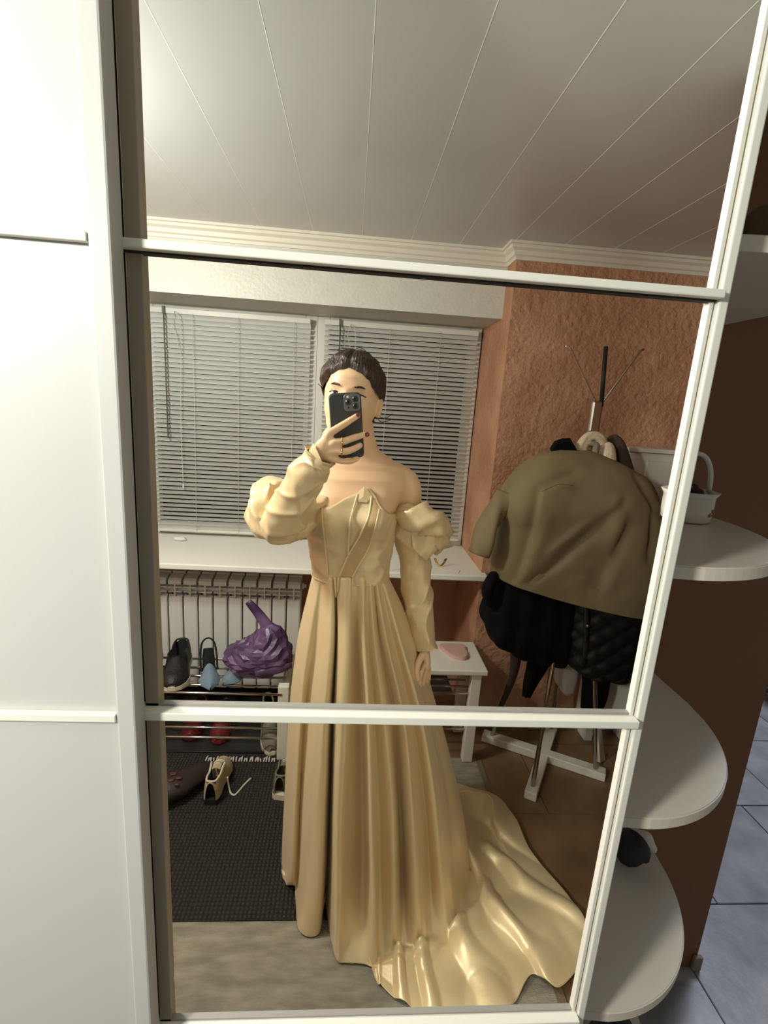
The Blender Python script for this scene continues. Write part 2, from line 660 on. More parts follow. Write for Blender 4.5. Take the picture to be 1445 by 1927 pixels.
# ------------------------------------------------------------------ radiator
RX0, RP, RY = -0.984, 0.0719, 2.32
rad = thing('radiator', 'white sectional radiator under the window sill behind the shoe rack', 'radiator', (-0.65, RY + 0.04, 0.1))
def section_mesh():
    s = B()
    w = 0.0322
    rows = []
    for x in (-w, -w * 0.82, w * 0.82, w):
        k = 0.004 if abs(x) == w else 0
        rows.append([V((x, k, 0.10)), V((x, k, 0.572)), V((x, 0.006 + k, 0.588)), V((x, 0.02, 0.592)), V((x, 0.02, 0.10))])
    s.grid(rows, True, None, True, True)
    # grid of the upper outlet
    s.box(-0.0028, 0.0028, 0.001, 0.07, 0.588, 0.672)
    s.box(-w, w, 0.002, 0.03, 0.611, 0.616)
    s.box(-w, w, 0.002, 0.03, 0.634, 0.639)
    s.box(-w * 0.6, w * 0.6, 0.036, 0.07, 0.10, 0.672)
    # curved head
    rows = []
    for x in (-w + 0.002, w - 0.002):
        rows.append([V((x, -0.002, 0.652)), V((x, 0.0, 0.671)), V((x, 0.012, 0.681)), V((x, 0.05, 0.690)), V((x, 0.06, 0.688)), V((x, 0.06, 0.678)), V((x, 0.03, 0.652))])
    s.grid(rows, True, None, True, True)
    s.box(-w, w, 0.066, 0.09, 0.10, 0.696, 0.002)
    bmesh.ops.recalc_face_normals(s.bm, faces=s.bm.faces)
    me = bpy.data.meshes.new('section')
    s.bm.to_mesh(me)
    s.bm.free()
    for f in me.polygons:
        f.use_smooth = False
    me.materials.append(MATS['radiator_white'])
    return me


sm = section_mesh()
for i in range(11):
    o = link('section', sm, rad)
    o.location = (RX0 + RP * i + 0.02, RY, 0)
xe = RX0 + RP * 10 + 0.02 + 0.0322
b = B()
b.tube([(RX0, RY + 0.045, 0.622), (xe + 0.004, RY + 0.045, 0.622)], 0.02, 12)
b.build('header_pipe', 'radiator_white', rad)
B().tube([(RX0, RY + 0.045, 0.13), (xe + 0.004, RY + 0.045, 0.13)], 0.02, 12).build('header_pipe', 'radiator_white', rad)
b = B()
b.tube([(xe + 0.004, RY + 0.035, 0.655), (xe + 0.014, RY + 0.035, 0.655)], 0.016, 8)
b.tube([(xe + 0.014, RY + 0.035, 0.655), (xe + 0.024, RY + 0.035, 0.655)], 0.009, 8)
b.build('air_vent', 'radiator_white', rad)
b = B()
for x in (-0.9, -0.4):
    B().box(x - 0.01, x + 0.01, RY + 0.088, YN - 0.02, 0.50, 0.53).build('bracket', 'radiator_white', rad)
b = B().tube([(-1.0, RY + 0.045, 0.10), (-1.0, RY + 0.045, 0.0)], 0.01, 8)
b.build('supply_pipe', 'radiator_white', rad)

# ------------------------------------------------------------------ rug and mat
rug = thing('rug', 'worn grey rug lying on the floor tiles under the gown', 'rug', (-0.1, 1.25, 0))
n = 60
rows = []
b = B()
b.prism(clip(rect(-0.95, 0.642, 0.60, 1.942), -1, 0.692), 0.0005, 0.007, 0.002)
b.build('pile', 'rug_grey', rug)
b = B().prism(clip(rect(0.642, 0.668, 0.60, 1.942), -1, 0.692), 0.0005, 0.006, 0.001)
b.build('border', 'rug_edge', rug)
b = B()
for i in range(26):
    x = -0.56 + i * 0.0118
    a = random.uniform(-0.006, 0.006)
    L = random.uniform(0.018, 0.034)
    b.tube([(x, 1.888, 0.0155), (x + a * 0.5, 1.888 + L * 0.5, 0.022), (x + a, 1.888 + L, 0.0165)], [0.003, 0.004, 0.003], 5)
b.build('fringe', 'fringe_white', rug, kind='stuff')
dm = B().box(-0.95, 0.20, 1.217, 1.938, 0.0075, 0.0125, 0.002).build('door_mat', 'mat_rubber')
tag(dm, 'black pimpled rubber mat lying on the grey rug', 'mat')
tr_ = thing('boot_tray', 'flat black tray under the left shoe rack', 'tray', (-0.55, 2.1, 0))
B().box(-0.94, -0.268, 1.945, 2.62, 0.001, 0.008, 0.003).build('base', 'black_tray', tr_)
b = B()
b.tube([(-0.94, 1.952, 0.012), (-0.275, 1.952, 0.012), (-0.275, 2.615, 0.012), (-0.94, 2.615, 0.012)], 0.007, 8)
b.build('rim', 'black_tray', tr_)

# ------------------------------------------------------------------ shoe racks
ZT, ZL = 0.335, 0.155
rk = thing('shoe_rack', 'left shoe rack of chrome rods in front of the radiator', 'shoe rack', (-0.55, 2.05, 0))
for y in (1.904, 2.185):
    B().box(-0.258, -0.212, y, y + 0.035, 0.0127 if y < 2 else 0.0005, 0.372, 0.003).build('post', 'white_wood', rk)
    B().box(-0.99, -0.955, y, y + 0.035, 0.0005, 0.372, 0.003).build('post', 'white_wood', rk)
B().box(-0.25, -0.22, 1.92, 2.185, 0.30, 0.33, 0.003).build('side_rail', 'white_wood', rk)
B().box(-0.25, -0.22, 1.92, 2.185, 0.12, 0.15, 0.003).build('side_rail', 'white_wood', rk)
for y in (1.905, 1.965, 2.035, 2.105, 2.185):
    B().tube([(-0.98, y, ZT), (-0.24, y, ZT)], 0.0055, 10).build('rod', 'chrome', rk)
for y, z in [(Yr, at(420, pr, Yr).z) for Yr, pr in ((1.915, 1388), (1.985, 1369.5), (2.055, 1352.5))]:
    B().tube([(-0.98, y, z), (-0.24, y, z)], 0.0055, 10).build('rod', 'chrome', rk)

bn = thing('shoe_bench', 'white topped shoe bench beside the gown, in front of the terracotta wall', 'bench', (0.4, 2.03, 0))
B().box(0.12, 0.640, 1.895, 2.165, 0.452, 0.475, 0.004).build('seat', 'white_wood', bn)
for x in (0.135, 0.575):
    for y in (1.91, 2.115):
        B().box(x, x + 0.045, y, y + 0.04, 0.0085, 0.452, 0.003).build('leg', 'white_wood', bn)
for zz in (0.345, 0.165):
    for y in (1.93, 1.985, 2.04, 2.095):
        B().tube([(0.16, y, zz), (0.60, y, zz)], 0.005, 8).build('rod', 'chrome', bn)
    B().box(0.585, 0.60, 1.95, 2.115, zz - 0.012, zz + 0.012).build('side_rail', 'white_wood', bn)

# pink insole shaped pouch on the bench
b = B()
o2 = []
c = fl(848, 1206, 0.476)
pts = [(-0.088, 0.055), (0.09, 0.06), (0.098, 0.0), (0.092, -0.055), (0.06, -0.082), (0.02, -0.08), (-0.025, -0.06), (-0.06, -0.02)]
PP = [V((p[0], p[1], 0)) for p in pts]
out = []
for i in range(len(PP)):
    for s in range(5):
        out.append(cr(PP[i - 1], PP[i], PP[(i + 1) % len(PP)], PP[(i + 2) % len(PP)], s / 5))
b.prism([(c.x - 0.01 + p.x * 0.62, 2.055 + p.y * 0.9) for p in out], 0.4755, 0.492, 0.004)
po = b.build('flat_pouch', 'pink_felt', smooth=False)
tag(po, 'flat dusty pink felt pouch with a rounded edge on the white bench', 'pouch')


# ------------------------------------------------------------------ shoes
def shoe(name, label, toe, heel, z, upper, sole, lace=True, L=None, width=0.092, h_heel=0.075, solez=0.024, grp=None, cat='shoe', open_to=0.52, sole_m=None, collar=None):
    toe, heel = V((toe[0], toe[1], z)), V((heel[0], heel[1], z))
    d = (toe - heel)
    ln = L or d.length
    y = d.normalized()
    x = V((y.y, -y.x, 0))
    o = heel
    t = thing(name, label, cat, (heel + toe) / 2, grp)

    def P(s, u, zz):
        return o + y * (s * ln) + x * (u * width / 2) + V((0, 0, zz))

    wid = [(0, 0.45), (0.04, 0.62), (0.15, 0.72), (0.35, 0.70), (0.55, 0.84), (0.72, 0.98), (0.86, 0.88), (0.95, 0.62), (1.0, 0.25)]
    hei = [(0, 0.9), (0.1, 0.95), (0.3, 0.82), (0.5, 0.98), (0.62, 0.80), (0.8, 0.55), (0.93, 0.44), (1.0, 0.22)]
    so = B()
    ns = 22
    rows = []
    for i in range(ns + 1):
        s = i / ns
        w = lerp_tab(s, wid) * 1.03
        k = 0.006 * (s > 0.85) * (s - 0.85) / 0.15
        rows.append([P(s, -w, 0.0 + k), P(s, -w * 1.02, solez * 0.6), P(s, -w, solez), P(s, w, solez), P(s, w * 1.02, solez * 0.6), P(s, w, k)])
    so.grid(rows, True, None, True, True)
    so.build('sole', sole, t, smooth=False)
    up = B()
    rows = []
    m = 20
    for i in range(ns + 1):
        s = i / ns
        w = lerp_tab(s, wid)
        H = lerp_tab(s, hei) * h_heel
        row = []
        for j in range(m + 1):
            u = -1 + 2 * j / m
            a = abs(u)
            zz = solez + H * (1 - a ** 2.6) ** 0.6
            uu = u * w * (1 - 0.18 * (1 - a))
            if 0.06 < s < open_to:                     # the mouth of the shoe
                if a < 0.58:
                    zz = solez + 0.006
                    uu = u * w * 1.15
                else:
                    zz = solez + H * min(1.0, (1 - a) / 0.42 * 1.3) ** 0.6
                    uu = math.copysign(w * (0.66 + 0.34 * (a - 0.58) / 0.42), u)
            row.append(P(s, uu, zz))
        rows.append(row)

    def mi(i, j):
        s = (i + 0.5) / ns
        u = abs(-1 + 2 * (j + 0.5) / m)
        return 1 if (0.06 < s < open_to and u < 0.62) else 0

    up.grid(rows, False, mi)
    up.build('upper', [upper, 'lining_black'], t)
    if collar:
        c = B()
        cp = []
        for sgn, rng in ((-1, (open_to, 0.4, 0.3, 0.2, 0.1)), (1, (0.1, 0.2, 0.3, 0.4, open_to))):
            for s in rng:
                w = lerp_tab(s, wid)
                H = lerp_tab(s, hei) * h_heel
                cp.append(P(s if s > 0.1 else 0.05, sgn * w * (0.70 if s > 0.1 else 0.5), solez + H * 0.97))
        c.tube(cp, 0.0042, 8, sub=3)
        c.build('collar', collar, t)
    if lace:
        lb = B()
        for k in range(4):
            s = open_to - 0.06 + 0.055 * k
            H = lerp_tab(s, hei) * h_heel
            w = lerp_tab(s, wid)
            lb.tube([P(s, -w * 0.5, solez + H * 0.9), P(s + 0.01, 0, solez + H * 1.04), P(s + 0.02, w * 0.5, solez + H * 0.9)], 0.0028, 6, sub=3, flat=0.6)
        lb.build('laces', 'lace', t)
        tg = B()
        rws = []
        for i in range(6):
            s = 0.36 + 0.05 * i
            H = lerp_tab(s, hei) * h_heel
            rws.append([P(s, u * 0.36, solez + H * (0.98 + 0.12 * (1 - i / 5)) - abs(u) * 0.008) for u in (-1, -0.5, 0, 0.5, 1)])
        tg.grid(rws)
        tg.build('tongue', upper, t)
    return t, P


# beige sneaker lying on the mat, toe to the wall, one loose lace
st, P = shoe('sneaker', 'beige suede lace-up sneaker with a loose lace lying on the black mat', fl(424, 1440, 0.013)[:2], fl(396, 1516, 0.013)[:2], 0.013, 'shoe_beige', 'sole_black', collar='lace', h_heel=0.085)
b = B()
b.tube([fl(428, 1462, 0.08), fl(431, 1482, 0.03), fl(434, 1492, 0.017), fl(441, 1496, 0.0165), fl(449, 1489, 0.0165), fl(459, 1477, 0.0165), fl(472, 1464, 0.0165)], 0.0036, 6, sub=6, flat=0.6)
b.build('loose_lace', 'lace', st)
shoe('sneaker', 'olive green sneaker with white sole on the mat beside the gown hem', fl(548, 1445, 0.013)[:2], fl(525, 1506, 0.013)[:2], 0.013, 'shoe_green', 'sole_cream', collar='shoe_green', h_heel=0.09)
shoe('sneaker', 'worn grey sneaker in the black tray behind the right post of the left rack', fl(512, 1424, 0.009)[:2], (-0.36, 2.27), 0.009, 'shoe_grey', 'sole_cream', collar='lace', h_heel=0.085)
# on the top tier
shoe('sneaker', 'black sneaker with cream sole on the top rods, left of the blue heels', fl(322, 1304, ZT + 0.006)[:2], (-0.74, 2.18), ZT + 0.0065, 'shoe_black', 'sole_cream', collar='shoe_black', h_heel=0.085, lace=False, width=0.125)
shoe('sneaker', 'black shoe at the mirror frame edge, left end of the top rods', (-0.83, 1.93), (-0.86, 2.18), ZT + 0.0065, 'shoe_black', 'sole_black', collar='shoe_black', h_heel=0.09, lace=False)
# red slippers in the tray
shoe('slipper', 'red slipper at the left of the pair in the black tray', (-0.67, 2.02), (-0.68, 2.27), 0.009, 'red_rubber', 'red_rubber', lace=False, h_heel=0.06, grp='red slippers in the tray', open_to=0.5)
shoe('slipper', 'red slipper at the right of the pair in the black tray', (-0.535, 2.0), (-0.56, 2.25), 0.009, 'red_rubber', 'red_rubber', lace=False, h_heel=0.06, grp='red slippers in the tray', open_to=0.5)


def heel_shoe(label, toe, heel, z):
    toe, heel = V((toe[0], toe[1], z)), V((heel[0], heel[1], z))
    d = toe - heel
    ln = d.length
    y = d.normalized()
    x = V((y.y, -y.x, 0))
    t = thing('slingback_heel', label, 'shoe', (toe + heel) / 2, 'blue slingback heels on the top rods')

    def P(s, u, zz):
        return heel + y * (s * ln) + x * u + V((0, 0, zz))
    base = [(0, 0.06), (0.3, 0.05), (0.6, 0.008), (1, 0.004)]
    wid = [(0, 0.02), (0.2, 0.026), (0.45, 0.027), (0.7, 0.045), (0.85, 0.034), (1.0, 0.003)]
    so = B()
    so.grid([[P(s / 14, -lerp_tab(s / 14, wid), interp(s / 14, base)), P(s / 14, lerp_tab(s / 14, wid), interp(s / 14, base)), P(s / 14, lerp_tab(s / 14, wid), interp(s / 14, base) + 0.005), P(s / 14, -lerp_tab(s / 14, wid), interp(s / 14, base) + 0.005)] for s in range(15)], True, None, True, True)
    so.build('insole', 'lining_black', t)
    up = B()
    rows = []
    for i in range(13):
        s = 0.55 + 0.45 * i / 12
        w = lerp_tab(s, wid) * 1.05
        H = 0.048 * (1 - (s - 0.55) / 0.45 * 0.72)
        rows.append([P(s + 0.05 * (abs(u) - 0.5) * (i == 0), u * w, interp(s, base) + 0.004 + H * (1 - u * u)) for u in [k / 6 - 1 for k in range(13)]])
    up.grid(rows)
    up.build('vamp', 'blue_suede', t)
    st_ = B()
    st_.tube([P(0.6, -0.034, 0.04), P(0.3, -0.034, 0.075), P(0.05, -0.026, 0.10), P(-0.03, 0, 0.112), P(0.05, 0.026, 0.10), P(0.3, 0.034, 0.075), P(0.6, 0.034, 0.04)], 0.0045, 8, sub=4, flat=0.5)
    st_.build('strap', 'lining_black', t)
    hb = B()
    hb.tube([P(0.06, 0, 0.058), P(0.05, 0, 0.03), P(0.04, 0, 0.0)], [0.018, 0.012, 0.009], 10)
    hb.build('heel', 'blue_suede', t)
    bk = B().blob(P(0.62, 0.03, 0.035), (0.005, 0.005, 0.005), 8, 6)
    bk.build('buckle', 'chrome', t)


heel_shoe('blue pointed slingback heel with black strap, toe over the front rod', fl(396, 1304, ZT)[:2], (-0.62, 2.16), ZT + 0.0055)
heel_shoe('blue pointed heel lying against the purple plastic bag', fl(420, 1294, ZT)[:2], (-0.40, 2.13), ZT + 0.0055)

# purple carrier bag on the rack
pb = thing('plastic_bag', 'purple plastic carrier bag with an upright handle on the shoe rack', 'bag', (-0.36, 2.02, ZT))
b = B()
cb = V((-0.365, 2.03, ZT + 0.112))


def bag_disp(d):
    """heavy contents low down, the film gathered to a crest under the upright handle"""
    crest = 0.75 * gs(d.x - 0.25, 0.40) * max(0, d.z) ** 2 * gs(d.y, 0.5) + 0.12 * gs(d.x - 0.75, 0.35) * max(0, d.z)
    return crest + random.uniform(-0.07, 0.07) - 0.16 * max(0, d.z) * (1 if d.x < 0.1 else 0)


b.blob(cb, (0.150, 0.105, 0.092), 30, 18, bag_disp)
for v in b.bm.verts:
    v.co.z = max(v.co.z, ZT + 0.006 + 0.006 * abs(nz(v.co, 20)))
bmesh.ops.triangulate(b.bm, faces=b.bm.faces)
b.build('bag_body', 'purple_film', pb, smooth=False)
b = B()
h0, h1 = at(505, 1205, 2.03), at(468, 1132, 2.04)
b.tube([at(520, 1225, 2.03), at(508, 1190, 2.03), at(488, 1158, 2.035), at(467, 1132, 2.04)], [0.042, 0.032, 0.020, 0.012], 12, flat=0.35, sub=5, up=V((0, 1, 0)), disp=lambda t, a, q: 0.005 * sin(a * 5 + t * 4))
b.build('handle', 'purple_film', pb)
b = B()
b.tube([at(480, 1268, 1.93), at(515, 1262, 1.945), at(548, 1252, 1.99)], [0.014, 0.018, 0.014], 10, flat=0.4, sub=4, up=V((0, 1, 0)))
b.build('handle', 'purple_film', pb)

# dark boot lying at the left edge
bt = thing('boot', 'dark brown boot with a red pattern lying at the left edge of the mat', 'boot', (-0.62, 1.72, 0.013))
b = B()
b.tube([fl(278, 1488, 0.06) , fl(312, 1485, 0.065), fl(350, 1468, 0.058), fl(385, 1447, 0.045)], [0.06, 0.062, 0.055, 0.035], 18, flat=0.72, sub=5, rnd=3, up=V((0, 0, 1)), disp=lambda t, a, q: 0.008 * nz(q, 20))
b.build('shaft', 'boot_brown', bt)
b = B()
for px, py, r in ((326, 1456, 0.012), (336, 1464, 0.010), (322, 1468, 0.011), (333, 1476, 0.008)):
    p = fl(px, py, 0.108)
    b.blob(p, (r * 1.3, r * 0.8, 0.003), 10, 6, lambda d: 0.3 * nz((d.x, d.y, r * 99), 3))
b.build('red_motif', 'boot_red', bt)

# ------------------------------------------------------------------ things on the sill
b = B()
for s, k in ((1, 0), (-1, 1)):
    p0 = fl(828, 1065, 0.828)
    q = [p0, p0 + V((s * 0.012, 0.004, 0.014)), p0 + V((s * 0.020, 0.006, 0.034)), p0 + V((s * 0.034, 0.01, 0.036)), p0 + V((s * 0.026, 0.006, 0.016)), p0 + V((s * 0.010, 0.0, -0.0015))]
    q2 = [v + V((0.001, 0.004, 0)) for v in q]
    b.grid([q, q2], True, None, True, True)
clip = b.build('hair_clip', 'gold')
tag(clip, 'small gold V-shaped clip standing on the white sill', 'clip')
b = B()
for i, (px, py, a, w, d) in enumerate(((738, 1068, 0.3, 0.10, 0.07), (850, 1074, -0.4, 0.07, 0.05))):
    c = fl(px, py, 0.8255)
    M = Matrix.Translation(c) @ Matrix.Rotation(a, 4, 'Z')
    pb_ = B().box(-w / 2, w / 2, -d / 2, d / 2, 0, 0.0012, 0.0, M).build('paper_slip', 'paper')
    tag(pb_, ['white paper slip on the sill between waist and hanging sleeve', 'thin paper slip on the sill beside the gold clip'][i], 'paper')
b = B()
b.blob(fl(338, 1014, 0.834), (0.032, 0.018, 0.011), 20, 12, lambda d: 0.4 * nz((d.x, d.y, d.z), 3))
ct = b.build('crumpled_tissue', 'paper')
tag(ct, 'crumpled grey-white tissue on the left end of the window sill', 'tissue')

# ------------------------------------------------------------------ coat stand
sx, sy = 0.955, 1.94
cs = thing('coat_stand', 'white footed chrome coat stand in front of the terracotta wall', 'coat stand', (sx, sy, 0))
feet = [V((0.815, 1.70, 0)), V((1.205, 1.825, 0)), V((1.10, 2.165, 0)), V((0.715, 2.085, 0))]
B().bar(feet[0] + V((0, 0, 0.02)), feet[2] + V((0, 0, 0.02)), 0.05, 0.038, 0.004).build('foot_bar', 'white_wood', cs)
B().bar(feet[3] + V((0, 0, 0.0205)), feet[1] + V((0, 0, 0.0205)), 0.05, 0.039, 0.004).build('foot_bar', 'white_wood', cs)
top = V((sx, sy, 1.45))
for f in feet:
    d = (V((sx, sy, 0)) - f).normalized()
    a = f + d * 0.045 + V((0, 0, 0.038))
    a2 = V((sx, sy, 0)) - d * 0.015 + V((0, 0, 1.47))
    B().tube([a, a2], 0.0095, 12).build('rod', 'chrome', cs)
b = B()
b.box(sx - 0.023, sx + 0.023, sy - 0.023, sy + 0.023, 1.38, 1.64, 0.009)
b.build('mast', 'chrome', cs)
tips = [(at(1073, 655, 1.90), at(1119, 752, 1.93), 0.003, 'chrome'), (at(1205, 660, 1.90), at(1137, 752, 1.93), 0.0045, 'chrome')]
for tp, bs, r, m in tips:
    b = B()
    d = (tp - bs).normalized()
    b.tube([bs - d * 0.03, bs, tp, tp + V((-0.02 if tp.x < bs.x else 0.012, 0, 0.006))], r, 8)
    b.build('hook', m, cs)
b = B()
b.tube([at(1131, 765, 1.925), at(1140, 652, 1.925)], 0.0085, 8)
b.build('hook', 'black_gap', cs, label='black upright hook')
for ang in (2.7, 4.3, 5.6, 0.5):
    b = B()
    c0 = V((sx, sy, 1.42))
    d = V((cos(ang), sin(ang), 0))
    b.tube([c0 + d * 0.01, c0 + d * 0.07 + V((0, 0, 0.01)), c0 + d * 0.10 + V((0, 0, 0.04))], 0.005, 8, sub=4)
    b.build('hook', 'chrome', cs)


# clothes on the stand
def drape(rows_lr, Yc, depth, fold, n=64, subs=5, hem=None):
    """closed garment from left/right outline points per height"""
    L = [at(a[0], a[1], Yc) for a, b_, k in rows_lr]
    R = [at(b_[0], b_[1], Yc) for a, b_, k in rows_lr]
    K = [k for a, b_, k in rows_lr]
    L, K2 = smooth_path(L, K, subs)
    R, _ = smooth_path(R, K, subs)
    rows = []
    for i in range(len(L)):
        c = (L[i] + R[i]) / 2
        h = (R[i] - L[i]) / 2
        dp = depth * K2[i]
        row = []
        for k in range(n):
            a = 2 * pi * k / n
            ca, sa = cos(a), sin(a)
            e = 0.72
            x = math.copysign(abs(ca) ** e, ca)
            y = math.copysign(abs(sa) ** e, sa)
            q = c + h * x + V((0, -dp * y, 0))
            out = V((h.x * x, -dp * y, 0))
            if out.length > 1e-5:
                out.normalize()
            q = q + out * fold(i / (len(L) - 1), a, q)
            row.append(q)
        rows.append(row)
    return rows


FOLDS = [((1137, 935), (971, 1078), 0.020, -0.020), ((1148, 975), (1079, 1095), 0.024, -0.020), ((1199, 950), (1188, 1040), 0.018, -0.016),
         ((990, 915), (953, 1070), 0.016, -0.020), ((1033, 1033), (962, 1082), 0.010, -0.010), ((1125, 930), (1112, 1080), 0.030, 0.014),
         ((1010, 960), (965, 1085), 0.020, 0.010), ((1060, 880), (1000, 905), 0.016, -0.010), ((1170, 890), (1215, 960), 0.014, -0.014), ((1080, 960), (1010, 1020), 0.012, 0.010)]
FW = None


def jacket_fold(t, a, q):
    """long drag folds along chosen lines of the back, and small creases"""
    global FW
    if FW is None:
        FW = [(at(*p0, 1.86), at(*p1, 1.86), w, am) for p0, p1, w, am in FOLDS]
    f = 0.006 * nz(q, 9) + 0.003 * nz(q, 24)
    if sin(a) > 0:
        for p0, p1, w, am in FW:
            ex, ez = p1.x - p0.x, p1.z - p0.z
            u = ((q.x - p0.x) * ex + (q.z - p0.z) * ez) / (ex * ex + ez * ez)
            uc = min(1, max(0, u))
            dist = sqrt((q.x - p0.x - ex * uc) ** 2 + (q.z - p0.z - ez * uc) ** 2)
            f += am * gs(dist, w) * sin(pi * min(1, max(0.15, uc * 0.7 + 0.15)))
    return f * min(1, t * 5)


YJ = 1.86
olive = thing('olive_jacket', 'olive green short jacket hanging over the coat stand, back to the mirror', 'jacket', (1.0, YJ, 0.96))
rows = drape([((1050, 846), (1112, 848), 0.25), ((1020, 853), (1145, 862), 0.45), ((985, 876), (1184, 882), 0.72), ((953, 912), (1212, 902), 0.9), ((938, 950), (1230, 942), 1.0), ((940, 985), (1244, 995), 1.0), ((934, 1020), (1246, 1045), 1.0), ((927, 1055), (1234, 1092), 1.0), ((931, 1080), (1210, 1150), 1.0)], YJ, 0.15, jacket_fold, n=150, subs=9)
b = B()
b.grid(rows, True, None, True, False)
inner = [[p.lerp(sum(r, V()) / len(r), 0.03) for p in r] for r in rows[-1:]]
b.grid([rows[-1], inner[0], [p + V((0, 0, 0.08)) for p in inner[0]]], True)
b.build('jacket_body', 'olive', olive)
b = B()
b.tube([at(952, 930, 1.84), at(932, 962, 1.82), at(912, 1005, 1.80), at(899, 1043, 1.79)], [0.046, 0.050, 0.050, 0.052], 30, flat=0.6, sub=6, disp=lambda t, a, q: 0.007 * sin(a * 3 + t * 9) + 0.006 * nz(q, 18))
b.build('sleeve', 'olive', olive)
b = B()
b.tube([at(1222, 985, 1.80), at(1236, 1025, 1.785), at(1222, 1080, 1.78), at(1196, 1122, 1.78)], [0.035, 0.045, 0.047, 0.042], 22, flat=0.6, sub=6, disp=lambda t, a, q: 0.006 * sin(a * 3 + t * 7) + 0.005 * nz(q, 18))
b.build('sleeve', 'olive', olive)
b = B()
b.tube([at(1020, 925, YJ - 0.148), at(1050, 912, YJ - 0.142), at(1080, 914, YJ - 0.14)], 0.0009, 6, sub=4)
b.build('yoke_seam', 'olive_dark', olive)

blk = thing('quilted_coat', 'black quilted coat hanging below the olive jacket hem', 'coat', (1.0, 1.9, 0.7))


def quilt(t, a, q):
    u = (q.x * 0.8 + q.z) / 0.078
    v = (q.x * 0.8 - q.z) / 0.078
    w = min(abs(u - round(u)), abs(v - round(v)))
    return 0.015 * min(1, w * 4) + 0.005 * nz(q, 8)


rows = drape([((1062, 1040), (1214, 1100), 0.8), ((1062, 1110), (1214, 1140), 0.95), ((1058, 1160), (1200, 1180), 1.0), ((1056, 1205), (1191, 1215), 1.0), ((1062, 1240), (1184, 1250), 0.95), ((1085, 1256), (1168, 1266), 0.8)], 1.88, 0.12, quilt, n=110, subs=9)
B().grid(rows, True, None, True, True).build('coat_body', 'black_quilt', blk)
b = B()
b.tube([at(1103, 1130, 1.755), at(1103, 1180, 1.752), at(1100, 1250, 1.77)], 0.011, 8, sub=3, flat=0.5, up=V((0, 1, 0)))
b.build('placket', 'shoe_black', blk)
B().blob(at(1106, 1178, 1.738), (0.007, 0.004, 0.007), 12, 8).build('snap_button', 'chrome', blk)

bc = thing('black_jacket', 'plain black fluffy jacket hanging left of the quilted coat', 'jacket', (0.85, 1.9, 0.75))
rows = drape([((940, 1050), (1075, 1080), 0.8), ((922, 1100), (1075, 1120), 0.95), ((906, 1155), (1075, 1170), 1.0), ((914, 1190), (1072, 1210), 1.0), ((945, 1215), (1066, 1236), 0.9), ((985, 1228), (1050, 1242), 0.7)], 1.90, 0.12, lambda t, a, q: 0.014 * nz(q, 16) + 0.008 * sin(q.x * 70), n=80, subs=8)
B().grid(rows, True, None, True, True).build('jacket_body', 'black_cloth', bc)
b = B()
b.tube([at(928, 1085, 1.82), at(918, 1110, 1.81), at(922, 1135, 1.82)], [0.022, 0.026, 0.02], 14, sub=4, rnd=2)
b.build('cuff', 'black_cloth', bc)

b = B()
b.tube([at(1020, 1225, 1.92), at(1010, 1255, 1.92), at(998, 1285, 1.92), at(990, 1312, 1.92)], [0.055, 0.04, 0.026, 0.012], 16, flat=0.5, sub=6, disp=lambda t, a, q: 0.008 * sin(a * 4), up=V((0, 1, 0)))
sc_ = b.build('scarf', 'black_cloth')
tag(sc_, 'black scarf end dangling below the black jacket', 'scarf')
b = B()
b.tube([at(1120, 1240, 1.97), at(1122, 1275, 1.97), at(1118, 1310, 1.97), at(1112, 1335, 1.97)], [0.07, 0.06, 0.055, 0.045], 18, flat=0.6, sub=6, disp=lambda t, a, q: 0.008 * sin(a * 4), up=V((0, 1, 0)))
o = b.build('long_garment', 'black_cloth')
tag(o, 'long black garment hanging behind the chrome rods under the quilted coat', 'garment')
b = B()
b.tube([at(972, 1215, 1.99), at(968, 1260, 1.99), at(955, 1300, 2.0), at(935, 1345, 2.0)], [0.03, 0.022, 0.016, 0.01], 12, flat=0.5, sub=5, up=V((0, 1, 0)))
o = b.build('belt', 'brown_cloth')
tag(o, 'dark brown belt hanging behind the black scarf near the wall', 'belt')
b = B()
b.tube([at(1062, 1232, 1.93), at(1062, 1250, 1.93), at(1066, 1278, 1.93), at(1070, 1298, 1.93)], [0.04, 0.055, 0.052, 0.03], 18, flat=0.45, sub=5, rnd=2, up=V((0, 1, 0)), disp=lambda t, a, q: 0.008 * nz(q, 25))
o = b.build('tote_bag', 'white_bag')
tag(o, 'grey-white cloth bag hanging under the black coats', 'bag')
# collars and loops over the hooks
b = B()
pts = [(1037, 851), (1046, 837), (1060, 832), (1076, 831), (1086, 848), (1070, 852)]
fr1 = [at(px, py, 1.845) for px, py in pts]
b.grid([fr1, [p + V((0.004, 0.03, 0.012)) for p in fr1]], True, None, True, True)
o = b.build('black_collar', 'black_cloth', smooth=False)
tag(o, 'black collar standing over the left hook above the olive jacket', 'garment')
b = B()
b.tube([at(1090, 856, 1.87), at(1098, 836, 1.872), at(1113, 822, 1.875), at(1130, 830, 1.872), at(1136, 858, 1.87)], [0.022, 0.024, 0.021, 0.022, 0.022], 18, flat=0.6, sub=6, rnd=2, up=V((0, 1, 0)), disp=lambda t, a, q: 0.004 * sin(a * 5 + t * 6))
o = b.build('scarf', 'beige_cloth')
tag(o, 'pale beige scarf looped at the foot of the chrome mast', 'scarf')
b = B()
b.tube([at(1112, 835, 1.845), at(1122, 838, 1.84), at(1118, 860, 1.84)], [0.008, 0.012, 0.014], 12, flat=0.6, sub=5, rnd=2, up=V((0, 1, 0)))
o = b.build('scarf', 'taupe_cloth')
tag(o, 'small taupe scarf fold in front of the pale beige scarf', 'scarf')
b = B()
